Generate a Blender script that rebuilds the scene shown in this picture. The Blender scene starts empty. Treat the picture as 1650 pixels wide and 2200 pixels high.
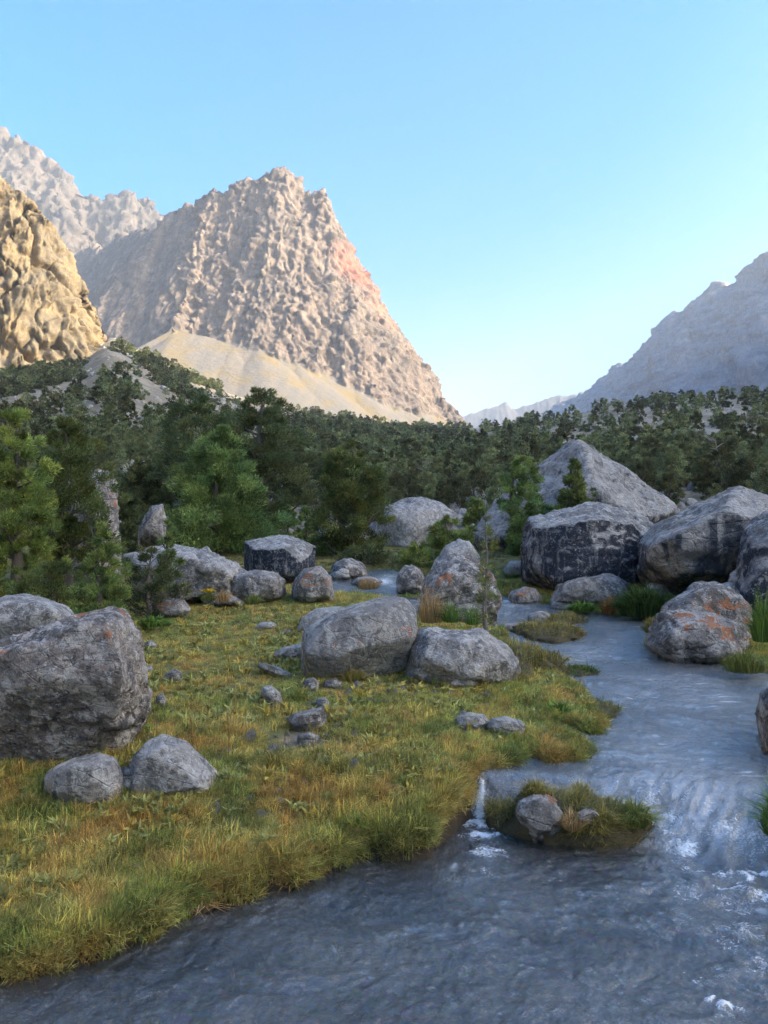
import bpy, math, random, bmesh
import numpy as np
from mathutils import Vector

S = bpy.context.scene
COL = S.collection
# ------------------------------------------------------------------ camera, sky, sun, exposure
F = 1700.0          # focal length in photograph pixels (1650 x 2200)
CAMZ = 2.05
cd = bpy.data.cameras.new('camera'); cam = bpy.data.objects.new('camera', cd); COL.objects.link(cam)
cd.sensor_fit = 'VERTICAL'; cd.sensor_height = 24.0; cd.lens = 24.0 * F / 2200.0
cd.clip_start = 0.05; cd.clip_end = 30000
cam.location = (0, 0, CAMZ); cam.rotation_euler = (math.pi / 2, 0, 0); S.camera = cam
SUN_EL, SUN_AZ = math.radians(22), math.radians(105)
W = bpy.data.worlds.new('World'); S.world = W; W.use_nodes = True
_n, _l = W.node_tree.nodes, W.node_tree.links
sky = _n.new('ShaderNodeTexSky'); sky.sky_type = 'NISHITA'; sky.sun_disc = False
sky.sun_elevation = SUN_EL; sky.sun_rotation = SUN_AZ
sky.altitude = 0; sky.air_density = 1.0; sky.dust_density = 8.0; sky.ozone_density = 3.0
_tn = _n.new('ShaderNodeMix'); _tn.data_type = 'RGBA'; _tn.blend_type = 'MULTIPLY'; _tn.inputs[0].default_value = 1
_l.new(sky.outputs[0], _tn.inputs[6]); _tn.inputs[7].default_value = (.97, 1.01, 1.03, 1)
_hs = _n.new('ShaderNodeHueSaturation'); _hs.inputs['Saturation'].default_value = 1.75; _l.new(_tn.outputs[2], _hs.inputs['Color'])
_l.new(_hs.outputs[0], _n['Background'].inputs[0]); _n['Background'].inputs[1].default_value = 0.078
sd = bpy.data.lights.new('sun', 'SUN'); sd.energy = 2.0; sd.angle = math.radians(0.5); sd.color = (1.0, 0.86, 0.66)
sun = bpy.data.objects.new('sun', sd); COL.objects.link(sun)
sv = Vector((math.sin(SUN_AZ) * math.cos(SUN_EL), math.cos(SUN_AZ) * math.cos(SUN_EL), math.sin(SUN_EL)))
sun.rotation_euler = sv.to_track_quat('Z', 'Y').to_euler(); sun.location = (40, -20, 60)
S.view_settings.view_transform = 'Standard'; S.view_settings.look = 'None'
S.view_settings.gamma = 1.0; S.view_settings.use_curve_mapping = False
S.view_settings.exposure = 2.9
S.render.engine = 'CYCLES'
S.cycles.use_denoising = True
S.cycles.max_bounces = 6; S.cycles.diffuse_bounces = 3; S.cycles.glossy_bounces = 3
S.cycles.transparent_max_bounces = 8; S.cycles.transmission_bounces = 2; S.cycles.volume_bounces = 1
S.cycles.caustics_reflective = False; S.cycles.caustics_refractive = False

# ------------------------------------------------------------------ noise
_pr = np.random.default_rng(11); _perm = np.tile(_pr.permutation(256), 3).astype(np.int64)
_gr = _pr.normal(size=(256, 3)); _gr /= np.linalg.norm(_gr, axis=1)[:, None]
def pn(x, y, z):
    x, y, z = np.broadcast_arrays(np.asarray(x, float), np.asarray(y, float), np.asarray(z, float))
    xi, yi, zi = np.floor(x).astype(np.int64), np.floor(y).astype(np.int64), np.floor(z).astype(np.int64)
    xf, yf, zf = x - xi, y - yi, z - zi
    u, v, w = (t * t * t * (t * (t * 6 - 15) + 10) for t in (xf, yf, zf))
    xi &= 255; yi &= 255; zi &= 255
    def g(a, b, c):
        h = _perm[_perm[_perm[xi + a] + yi + b] + zi + c]
        q = _gr[h]
        return q[..., 0] * (xf - a) + q[..., 1] * (yf - b) + q[..., 2] * (zf - c)
    lerp = lambda t, a, b: a + t * (b - a)
    return 1.4 * lerp(w, lerp(v, lerp(u, g(0,0,0), g(1,0,0)), lerp(u, g(0,1,0), g(1,1,0))),
                      lerp(v, lerp(u, g(0,0,1), g(1,0,1)), lerp(u, g(0,1,1), g(1,1,1))))
def fbm(x, y, z, o=4, lac=2.03, gain=0.5):
    r = 0; a = 1.0; s = 1.0
    for i in range(o):
        r = r + a * pn(x * s + 17.3 * i, y * s + 5.1 * i, z * s + 9.7 * i); a *= gain; s *= lac
    return r
def ridged(x, y, z, o=4, lac=2.1, gain=0.5):
    r = 0; a = 1.0; s = 1.0; t = 0
    for i in range(o):
        r = r + a * (1 - np.abs(pn(x * s + 31.3 * i, y * s + 3.1 * i, z * s + 7.7 * i)) * 1.6); t += a; a *= gain; s *= lac
    return r / t
def sstep(a, b, x):
    t = np.clip((x - a) / (b - a), 0, 1); return t * t * (3 - 2 * t)
def cells(p, seeds):
    """index of nearest seed, first and second distance"""
    idx = np.empty(len(p), int); d1 = np.empty(len(p)); d2 = np.empty(len(p))
    for k in range(0, len(p), 20000):
        q = p[k:k+20000]
        d = ((q[:, None, :] - seeds[None]) ** 2).sum(-1)
        o = np.argpartition(d, 1, axis=1)[:, :2]
        r = np.arange(len(q)); da, db = d[r, o[:, 0]], d[r, o[:, 1]]
        sw = da > db
        idx[k:k+20000] = np.where(sw, o[:, 1], o[:, 0])
        d1[k:k+20000] = np.sqrt(np.minimum(da, db)); d2[k:k+20000] = np.sqrt(np.maximum(da, db))
    return idx, d1, d2

# ------------------------------------------------------------------ object helpers
def tag(o, label=None, cat=None, group=None, kind=None):
    if label: o['label'] = label
    if cat: o['category'] = cat
    if group: o['group'] = group
    if kind: o['kind'] = kind
    return o
def mesh_np(name, V, Fc, smooth=True, mats=(), tint=None, mi=None):
    V = np.asarray(V, np.float32); Fc = np.asarray(Fc, np.int32)
    me = bpy.data.meshes.new(name); k = Fc.shape[1]
    me.vertices.add(len(V)); me.vertices.foreach_set('co', V.ravel())
    me.loops.add(Fc.size); me.loops.foreach_set('vertex_index', Fc.ravel())
    me.polygons.add(len(Fc)); me.polygons.foreach_set('loop_start', np.arange(0, Fc.size, k, dtype=np.int32))
    me.update(calc_edges=True)
    me.polygons.foreach_set('use_smooth', np.full(len(Fc), smooth))
    for m in mats: me.materials.append(m)
    if mi is not None: me.polygons.foreach_set('material_index', np.asarray(mi, np.int32))
    if tint is not None:
        a = me.attributes.new('tint', 'FLOAT_COLOR', 'POINT')
        t = np.ones((len(V), 4), np.float32); t[:, :3] = tint; a.data.foreach_set('color', t.ravel())
    return me
def link(name, me, parent=None, loc=None):
    o = bpy.data.objects.new(name, me); COL.objects.link(o)
    if loc is not None: o.location = loc
    if parent: o.parent = parent
    return o
def empty(name, loc, rz=0):
    o = bpy.data.objects.new(name, None); COL.objects.link(o); o.location = loc; o.rotation_euler = (0, 0, rz); o.empty_display_size = .1
    return o
def attr(me, name, vals, typ='FLOAT'):
    a = me.attributes.new(name, typ, 'POINT'); a.data.foreach_set('value', np.asarray(vals, np.float32))
def gridf(nr, nc, keep=None):
    i = np.arange(nr * nc).reshape(nr, nc)
    f = np.stack([i[:-1, :-1], i[:-1, 1:], i[1:, 1:], i[1:, :-1]], -1).reshape(-1, 4)
    if keep is not None:
        kk = keep.reshape(nr, nc); k4 = kk[:-1, :-1] | kk[:-1, 1:] | kk[1:, 1:] | kk[1:, :-1]
        f = f[k4.ravel()]
    return f
def prune(V, Fc, *arrs):
    u, inv = np.unique(Fc, return_inverse=True)
    return (V[u], inv.reshape(Fc.shape)) + tuple(a[u] for a in arrs)
def normals(V, nr, nc):
    G = V.reshape(nr, nc, 3); a = np.gradient(G, axis=1); b = np.gradient(G, axis=0)
    n = np.cross(a, b).reshape(-1, 3); n /= np.linalg.norm(n, axis=1)[:, None] + 1e-9
    return n * np.sign(n[:, 2:3] + 1e-9)
def P(u, v, Y): return np.array([(u - 825) / F * Y, Y, CAMZ + (1100 - v) / F * Y])

# ------------------------------------------------------------------ node helpers
class NT:
    def __init__(s, name):
        s.m = bpy.data.materials.new(name); s.m.use_nodes = True; s.t = s.m.node_tree
        s.n = s.t.nodes; s.l = s.t.links; s.b = s.n['Principled BSDF']; s.out = s.n['Material Output']
    def inp(s, sock, v):
        if isinstance(v, bpy.types.NodeSocket): s.l.new(v, sock)
        elif v is not None:
            if hasattr(sock.default_value, '__len__') and not hasattr(v, '__len__'): v = [v] * len(sock.default_value)
            if hasattr(v, '__len__') and len(v) == 3 and len(sock.default_value) == 4: v = tuple(v) + (1,)
            sock.default_value = v
    def coord(s, scale=(1, 1, 1), rot=(0, 0, 0), kind='Object', vec=None):
        mp = s.n.new('ShaderNodeMapping'); mp.inputs['Scale'].default_value = scale; mp.inputs['Rotation'].default_value = rot
        if vec is None:
            vec = (s.n.new('ShaderNodeNewGeometry').outputs['Position'] if kind == 'World' else s.n.new('ShaderNodeTexCoord').outputs[kind])
        s.l.new(vec, mp.inputs[0]); return mp.outputs[0]
    def noise(s, vec, scale, detail=4, rough=.55, dist=0, out='Fac'):
        k = s.n.new('ShaderNodeTexNoise'); s.inp(k.inputs['Vector'], vec); k.inputs['Scale'].default_value = scale
        k.inputs['Detail'].default_value = detail; k.inputs['Roughness'].default_value = rough; k.inputs['Distortion'].default_value = dist
        return k.outputs[out]
    def voro(s, vec, scale, feature='F1', rnd=1.0, out='Distance'):
        k = s.n.new('ShaderNodeTexVoronoi'); k.feature = feature; s.inp(k.inputs['Vector'], vec); k.inputs['Scale'].default_value = scale
        k.inputs['Randomness'].default_value = rnd; return k.outputs[out]
    def ramp(s, fac, a, b, ca=0., cb=1.):
        k = s.n.new('ShaderNodeMapRange'); s.inp(k.inputs['Value'], fac)
        k.inputs['From Min'].default_value = a; k.inputs['From Max'].default_value = b
        k.inputs['To Min'].default_value = ca; k.inputs['To Max'].default_value = cb; k.interpolation_type = 'SMOOTHSTEP'
        return k.outputs[0]
    def mix(s, f, a, b, mode='MIX'):
        k = s.n.new('ShaderNodeMix'); k.data_type = 'RGBA'; k.blend_type = mode
        s.inp(k.inputs[0], f); s.inp(k.inputs[6], a); s.inp(k.inputs[7], b); return k.outputs[2]
    def math(s, op, a, b=None, clamp=False):
        k = s.n.new('ShaderNodeMath'); k.operation = op; k.use_clamp = clamp; s.inp(k.inputs[0], a)
        if b is not None: s.inp(k.inputs[1], b)
        return k.outputs[0]
    def sep(s, v):
        k = s.n.new('ShaderNodeSeparateXYZ'); s.l.new(v, k.inputs[0]); return k.outputs
    def attr(s, name, kind='GEOMETRY', out='Color'):
        k = s.n.new('ShaderNodeAttribute'); k.attribute_name = name; k.attribute_type = kind; return k.outputs[out]
    def bump(s, h, strength, dist, normal=None):
        k = s.n.new('ShaderNodeBump'); s.inp(k.inputs['Height'], h); k.inputs['Strength'].default_value = strength
        k.inputs['Distance'].default_value = dist
        if normal is not None: s.l.new(normal, k.inputs['Normal'])
        return k.outputs[0]
    def done(s, col=None, rough=None, normal=None, spec=0.3):
        if col is not None: s.inp(s.b.inputs['Base Color'], col)
        if rough is not None: s.inp(s.b.inputs['Roughness'], rough)
        if normal is not None: s.l.new(normal, s.b.inputs['Normal'])
        s.b.inputs['Specular IOR Level'].default_value = spec
        return s.m

def rock_mat(name, c1, c2, c3, dark=(.05, .06, .08), streak=0., orange=0., speck=0.4, sc=1.0, bands=0.):
    t = NT(name); oc = t.coord()
    geo = t.n.new('ShaderNodeNewGeometry')
    nz = t.sep(geo.outputs['Normal'])[2]
    big = t.noise(oc, 1.1 * sc, 4, .6, .4); mid = t.noise(oc, 5 * sc, 6, .65, .3); fine = t.noise(oc, 28 * sc, 5, .7)
    col = t.mix(t.ramp(t.math('ADD', t.math('MULTIPLY', big, .6), t.math('MULTIPLY', t.attr('facet', out='Fac'), .4)), .36, .62), c1, c2)
    col = t.mix(t.ramp(mid, .47, .60), col, c3)
    col = t.mix(t.math('MULTIPLY', t.ramp(t.noise(oc, 9 * sc, 6, .75, .6), .52, .60), .55), col, tuple(a * .5 for a in c1))
    # desert varnish and water streaks on the steep faces
    if streak > 0:
        st = t.noise(t.coord((3.2 * sc, 3.2 * sc, .35 * sc)), 1.3, 5, .6, .5)
        steep = t.ramp(nz, .55, .2)
        m = t.math('MULTIPLY', t.ramp(st, .54 - .2 * streak, .62 - .14 * streak), steep)
        col = t.mix(m, col, dark)
        st2 = t.noise(t.coord((7 * sc, 7 * sc, .45 * sc)), 1.0, 3, .5, .2)
        m2 = t.math('MULTIPLY', t.ramp(st2, .66, .72), steep)
        col = t.mix(m2, col, (.36, .35, .34))
    else:
        m = t.ramp(t.noise(oc, 2.3 * sc, 5, .7, .8), .56, .66)
        col = t.mix(t.math('MULTIPLY', m, .75), col, dark)
    # pale crustose lichen specks
    v = t.voro(oc, 22 * sc); lm = t.math('MULTIPLY', t.ramp(v, .32, .2), t.ramp(t.noise(oc, 3.7 * sc, 3, .6), .48, .62))
    col = t.mix(t.math('MULTIPLY', lm, speck), col, (.52, .52, .49))
    v2 = t.math('MULTIPLY', t.ramp(t.noise(oc, 11 * sc, 7, .8, .4), .53, .61), speck)
    col = t.mix(v2, col, (.50, .49, .47))
    v3 = t.ramp(t.noise(oc, 15 * sc, 6, .8, .5), .55, .62)
    col = t.mix(t.math('MULTIPLY', v3, .8), col, dark)
    if orange > 0:
        om = t.noise(t.coord((1, 1, 1), (.3, .2, .9)), 2.4 * sc, 5, .75)
        om = t.math('MULTIPLY', t.ramp(om, .72 - .14 * orange, .76 - .14 * orange), t.ramp(nz, .0, .35))
        col = t.mix(t.math('MULTIPLY', om, .85), col, (.36, .14, .055))
    bp = t.bump(big, .5, .12 / sc)
    h = t.math('ADD', mid, t.math('MULTIPLY', fine, .45))
    cr = t.voro(t.coord((1, 1, 1.6)), 4.2 * sc, 'DISTANCE_TO_EDGE')
    h = t.math('ADD', h, t.math('MULTIPLY', t.ramp(cr, .0, .05), .12))
    bp = t.bump(h, 1., .09 / sc, bp)
    return t.done(col, .88, bp, .25)

M = {}
M['grey'] = rock_mat('grey_limestone', (.20, .19, .175), (.36, .345, .325), (.47, .455, .43), dark=(.10, .11, .13), speck=.35)
M['grey_orange'] = rock_mat('grey_limestone_orange_lichen', (.20, .19, .18), (.35, .335, .315), (.46, .445, .42), dark=(.09, .10, .12), orange=.6, speck=.4)
M['rough'] = rock_mat('rough_lichen_rock', (.13, .115, .105), (.26, .225, .20), (.48, .44, .40), dark=(.04, .042, .05), orange=1.0, speck=.75, sc=1.3)
M['brown'] = rock_mat('brown_lichen_rock', (.13, .118, .108), (.26, .238, .22), (.42, .39, .36), dark=(.07, .07, .075), orange=.35, speck=.6)
M['orange'] = rock_mat('orange_lichen_rock', (.14, .13, .12), (.27, .25, .235), (.44, .415, .39), dark=(.06, .065, .07), orange=1.15, speck=.7)
M['streak'] = rock_mat('streaked_rock', (.19, .185, .18), (.31, .30, .29), (.46, .45, .43), dark=(.035, .042, .06), streak=1., speck=.5, sc=.8)
M['slab'] = rock_mat('pale_slab_rock', (.19, .185, .175), (.31, .295, .28), (.42, .405, .385), dark=(.075, .085, .105), streak=.45, speck=.5, sc=.5)
M['pale'] = rock_mat('pale_rock', (.33, .315, .30), (.41, .395, .375), (.47, .455, .43), dark=(.13, .135, .15), speck=.5, sc=.6)
M['palefine'] = rock_mat('pale_speckled_rock', (.18, .17, .16), (.33, .31, .29), (.48, .455, .43), dark=(.12, .12, .13), speck=.9, sc=1.3)

def foliage_mat(name, c, var=.25, transl=.45):
    t = NT(name); tint = t.attr('tint')
    oi = t.n.new('ShaderNodeObjectInfo')
    k = t.n.new('ShaderNodeHueSaturation'); t.inp(k.inputs['Color'], t.mix(1.0, c, tint, 'MULTIPLY'))
    t.l.new(t.ramp(oi.outputs['Random'], 0, 1, .485, .515), k.inputs['Hue']); t.l.new(t.ramp(oi.outputs['Random'], 0, 1, 1 - var, 1 + var), k.inputs['Value'])
    t.done(k.outputs[0], .65, None, .25)
    tr = t.n.new('ShaderNodeBsdfTranslucent'); t.l.new(k.outputs[0], tr.inputs[0])
    mx = t.n.new('ShaderNodeMixShader'); mx.inputs[0].default_value = transl
    t.l.new(t.b.outputs[0], mx.inputs[1]); t.l.new(tr.outputs[0], mx.inputs[2]); t.l.new(mx.outputs[0], t.out.inputs[0])
    return t.m
M['fol_dark'] = foliage_mat('dark_juniper_foliage', (.11, .15, .068))
M['fol_mid'] = foliage_mat('green_juniper_foliage', (.15, .215, .075))
M['fol_light'] = foliage_mat('light_green_foliage', (.20, .28, .09))
M['fol_olive'] = foliage_mat('olive_foliage', (.20, .26, .075))
M['fol_far'] = foliage_mat('far_juniper_foliage', (.135, .165, .085), .5)
t = NT('bark'); M['bark'] = t.done(t.mix(t.noise(t.coord((1, 1, .3)), 30), (.07, .058, .048), (.17, .145, .125)), .9, t.bump(t.noise(t.coord((1, 1, .2)), 60), .6, .02))
t = NT('dead_wood'); M['dead'] = t.done(t.mix(t.noise(t.coord(), 20), (.11, .095, .08), (.26, .24, .21)), .9)

# ------------------------------------------------------------------ levels: water, meadow, hills
def yweir(x): return np.interp(x, [-1, .55, 1.2, 1.8, 2.4, 4], [5.42, 5.38, 5.2, 5.12, 4.72, 4.4])
def zwater(x, y):
    x = np.asarray(x, float); y = np.asarray(y, float)
    w = np.interp(x, [.5, .8, 1.5, 2.0], [.08, .30, .60, .9])
    yw = yweir(x)
    return (.25 * sstep(yw - w * .6, yw + w * .55, y) + .008 * np.clip(y - 6, 0, 60)
            + .07 * sstep(12.3, 14.5, y) + .16 * sstep(16.6, 18.6, y))
def G(u, v, h=0.):
    Y = np.concatenate([np.arange(1.2, 12, .004), np.arange(12, 80, .02)])
    x = (u - 825) / F * Y; z = CAMZ + (1100 - v) / F * Y
    k = np.argmax(z <= zwater(x, Y) + h); 
    if k == 0: k = len(Y) - 1
    return np.array([x[k], Y[k]])
SHORE_L = [(-2500,2900),(-900,2330),(-300,2170),(0,2100),(60,2098),(110,2090),(170,2062),(250,2045),(340,2015),(380,1975),(440,1950),(540,1935),(570,1915),(640,1908),(660,1890),(720,1870),(790,1842),(830,1858),(900,1850),(940,1815),(1000,1765),(1006,1722),
 (1003,1672),(1040,1652),(1110,1640),(1130,1622),(1190,1640),(1245,1632),(1262,1610),(1215,1588),(1160,1568),(1165,1548),(1210,1560),(1285,1580),(1290,1560),(1262,1520),(1235,1480),(1180,1450),(1140,1440),(1135,1405),(1095,1375),(1075,1355),(1000,1345),(960,1338),(900,1330),(880,1305),(840,1292),(800,1286),(740,1281),(700,1276),(680,1255),(700,1240),(745,1228)]
SHORE_R = [(830,1226),(870,1238),(905,1258),(1000,1272),(1075,1281),(1110,1290),(1180,1300),(1240,1316),(1300,1325),(1370,1327),(1394,1345),(1385,1392),(1440,1418),(1550,1424),(1560,1440),(1650,1452),(1740,1475),(1710,1560),(1690,1640),(1675,1720),(1690,1800),(1720,1950),(1850,2400),(2300,2900)]
poly = np.array([G(u, v) for u, v in SHORE_L + SHORE_R])
poly = np.concatenate([poly, [[3.2, .2], [-6, .2]]])
def subdiv_poly(p, seed=3):
    r = np.random.default_rng(seed); out = []
    for a, b in zip(p, np.roll(p, -1, 0)):
        n = max(1, int(np.linalg.norm(b - a) / .08)); n = min(n, 12); out.append(a)
        d = b - a; nn = np.array([-d[1], d[0]])
        for k in range(1, n): out.append(a + d * k / n + nn / (np.linalg.norm(nn) + 1e-9) * r.normal() * .013)
    return np.array(out)
poly = subdiv_poly(poly)
def shore_sd(x, y):
    """positive on land"""
    x = np.asarray(x, float).ravel(); y = np.asarray(y, float).ravel(); d = np.full(x.shape, 1e9); ins = np.zeros(x.shape, bool)
    for (ax, ay), (bx, by) in zip(poly, np.roll(poly, -1, 0)):
        ex, ey = bx - ax, by - ay; L = ex * ex + ey * ey + 1e-12
        tt = np.clip(((x - ax) * ex + (y - ay) * ey) / L, 0, 1)
        d = np.minimum(d, (x - ax - tt * ex) ** 2 + (y - ay - tt * ey) ** 2)
        c = (ay > y) != (by > y)
        ins ^= c & (x < (bx - ax) * (y - ay) / (by - ay + 1e-12) + ax)
    d = np.sqrt(d); return np.where(ins, -d, d)
SKY = np.array([(-3000,560,380),(-900,700,380),(-200,770,380),(0,792,380),(180,768,398),(212,738,412),(240,722,432),(330,765,450),(430,822,480),(560,866,520),(700,893,560),(830,915,600),(950,922,600),(1000,922,500),(1100,912,400),(1200,893,350),(1400,862,300),(1550,850,280),(1650,845,280),(2000,820,280),(2600,780,300),(5000,600,300)], float)
def ground_z(x, y, sd=None):
    x = np.asarray(x, float); y = np.asarray(y, float); sh = x.shape; x = x.ravel(); y = y.ravel()
    near = y < 30
    if sd is None:
        sd = np.full(x.shape, 5.0)
        if near.any(): sd[near] = shore_sd(x[near], y[near])
    else: sd = sd.ravel()
    zw = zwater(x, y)
    land = .13 - .065 * sstep(5.3, 5.9, y) + .05 * sstep(.1, .8, sd) + .06 * sstep(.3, 1.6, sd) * sstep(5.3, 5.9, y)
    lowland = .27 * sstep(4.1, 6.0, y) + .008 * np.clip(y - 6, 0, 60) + .07 * sstep(12.3, 14.5, y) + .16 * sstep(16.6, 18.6, y)
    zl = lowland * .88 + land
    zl = zl + .035 * fbm(x * 1.6, y * 1.6, 0, 3) + .012 * pn(x * 7, y * 7, 1)
    zl = zl + .25 * sstep(.3, 3, sd) * (x > 1.5)
    cr = np.hypot((x - (-.62)) / .42, (y - 6.0) / .55); zl = zl - .10 * np.exp(-cr ** 2 * 1.3)   # muddy hollow
    bed = zw - .32 + .05 * fbm(x * 2.5, y * 2.5, 4, 3)
    z = bed + (zl - bed) * sstep(-.10, .035, sd)
    u = 825 + F * x / np.maximum(y, 1); vs = np.interp(u, SKY[:, 0], SKY[:, 1]); ys = np.interp(u, SKY[:, 0], SKY[:, 2])
    zs = CAMZ + (1100 - vs) / F * ys
    tt = np.clip((y - 22) / (ys - 22), 0, None)
    h = .9 + (zs - .9) * np.minimum(tt, 1) ** 1.22 - .12 * np.clip(y - ys, 0, None)
    nz = (1.1 * fbm(x / 26, y / 26, 2, 3) + .25 * fbm(x / 5, y / 5, 5, 3)) * sstep(24, 90, y) * (1 + sstep(150, 400, y) * 1.5)
    h = h + nz * np.clip(1.5 - tt, 0, 1)
    m = sstep(19, 27, y)
    return (z * (1 - m) + h * m).reshape(sh)

# ------------------------------------------------------------------ ground sheets
def polar(u0, u1, du, y0, y1, ratio):
    us = np.arange(u0, u1 + du, du); n = int(math.log(y1 / y0) / math.log(ratio)) + 1
    ys = y0 * ratio ** np.arange(n)
    Y, U = np.meshgrid(ys, us, indexing='ij'); X = (U - 825) / F * Y
    return X.ravel(), Y.ravel(), len(ys), len(us)
t = NT('meadow_soil'); wc = t.coord(kind='World')
c = t.mix(t.ramp(t.noise(wc, .9, 4), .4, .6), (.12, .125, .045), (.19, .155, .055))
c = t.mix(t.ramp(t.noise(wc, 7, 5, .7), .5, .7), c, (.19, .155, .06))
c = t.mix(t.ramp(t.noise(wc, 40, 4, .7), .55, .7), c, (.06, .055, .03))
c = t.mix(t.ramp(t.attr('wet', out='Fac'), .2, .8), c, (.05, .038, .025))
c = t.mix(t.ramp(t.attr('mud', out='Fac'), .35, .75), c, (.20, .165, .13))
pb = t.voro(wc, 14, 'F1', 1, 'Color'); pbd = t.voro(wc, 14)
bedc = t.mix(t.noise(wc, 3), t.mix(.5, (.15, .13, .10), pb), (.12, .115, .10))
bedc = t.mix(.55, bedc, (.15, .135, .11))
c = t.mix(t.ramp(t.attr('bed', out='Fac'), .4, .6), c, bedc)
M['soil'] = t.done(c, .92, t.bump(t.math('ADD', t.noise(wc, 30, 5, .7), t.math('MULTIPLY', pbd, .5)), .8, .03), .2)
X, Y, nr, nc = polar(-1500, 3000, 9, 1.25, 31, 1.0062)
sd0 = shore_sd(X, Y); Z = ground_z(X, Y, sd0)
mud = np.exp(-(np.hypot((X + .62) / .26, (Y - 5.95) / .36)) ** 2 * 1.6) + .6 * np.exp(-(np.hypot((X + .62) / .2, (Y - 6.9) / .9)) ** 2 * 2)
me = mesh_np('ground', np.stack([X, Y, Z], 1), gridf(nr, nc), mats=[M['soil']])
attr(me, 'wet', sstep(.12, -.03, sd0)); attr(me, 'bed', sstep(-.04, -.12, sd0)); attr(me, 'mud', mud)
tag(link('ground', me), kind='structure')

t = NT('stony_slope'); wc = t.coord(kind='World')
n1 = t.noise(wc, .05, 5, .65); n2 = t.noise(wc, .45, 6, .7)
c = t.mix(t.ramp(n1, .4, .6), (.23, .195, .145), (.32, .28, .225)); c = t.mix(t.ramp(n2, .48, .64), c, (.17, .155, .10))
c = t.mix(t.ramp(t.noise(wc, 2.5, 5, .7), .58, .7), c, (.10, .105, .06))
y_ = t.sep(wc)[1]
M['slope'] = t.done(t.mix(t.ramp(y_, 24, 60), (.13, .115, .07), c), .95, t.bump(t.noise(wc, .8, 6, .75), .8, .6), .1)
X, Y, nr, nc = polar(-2600, 3600, 15, 29.5, 950, 1.013)
me = mesh_np('hillside', np.stack([X, Y, ground_z(X, Y) - .02 * (Y < 31)], 1), gridf(nr, nc), mats=[M['slope']])
tag(link('hillside', me), kind='structure')
a = np.linspace(-1, 1, 40); gx, gy = np.meshgrid(a * 6400, a * 6800 + 2300)
me = mesh_np('valley_floor', np.stack([gx.ravel(), gy.ravel(), np.full(gx.size, -.9)], 1), gridf(40, 40), mats=[M['slope']])
tag(link('valley_floor', me), kind='structure')

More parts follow.
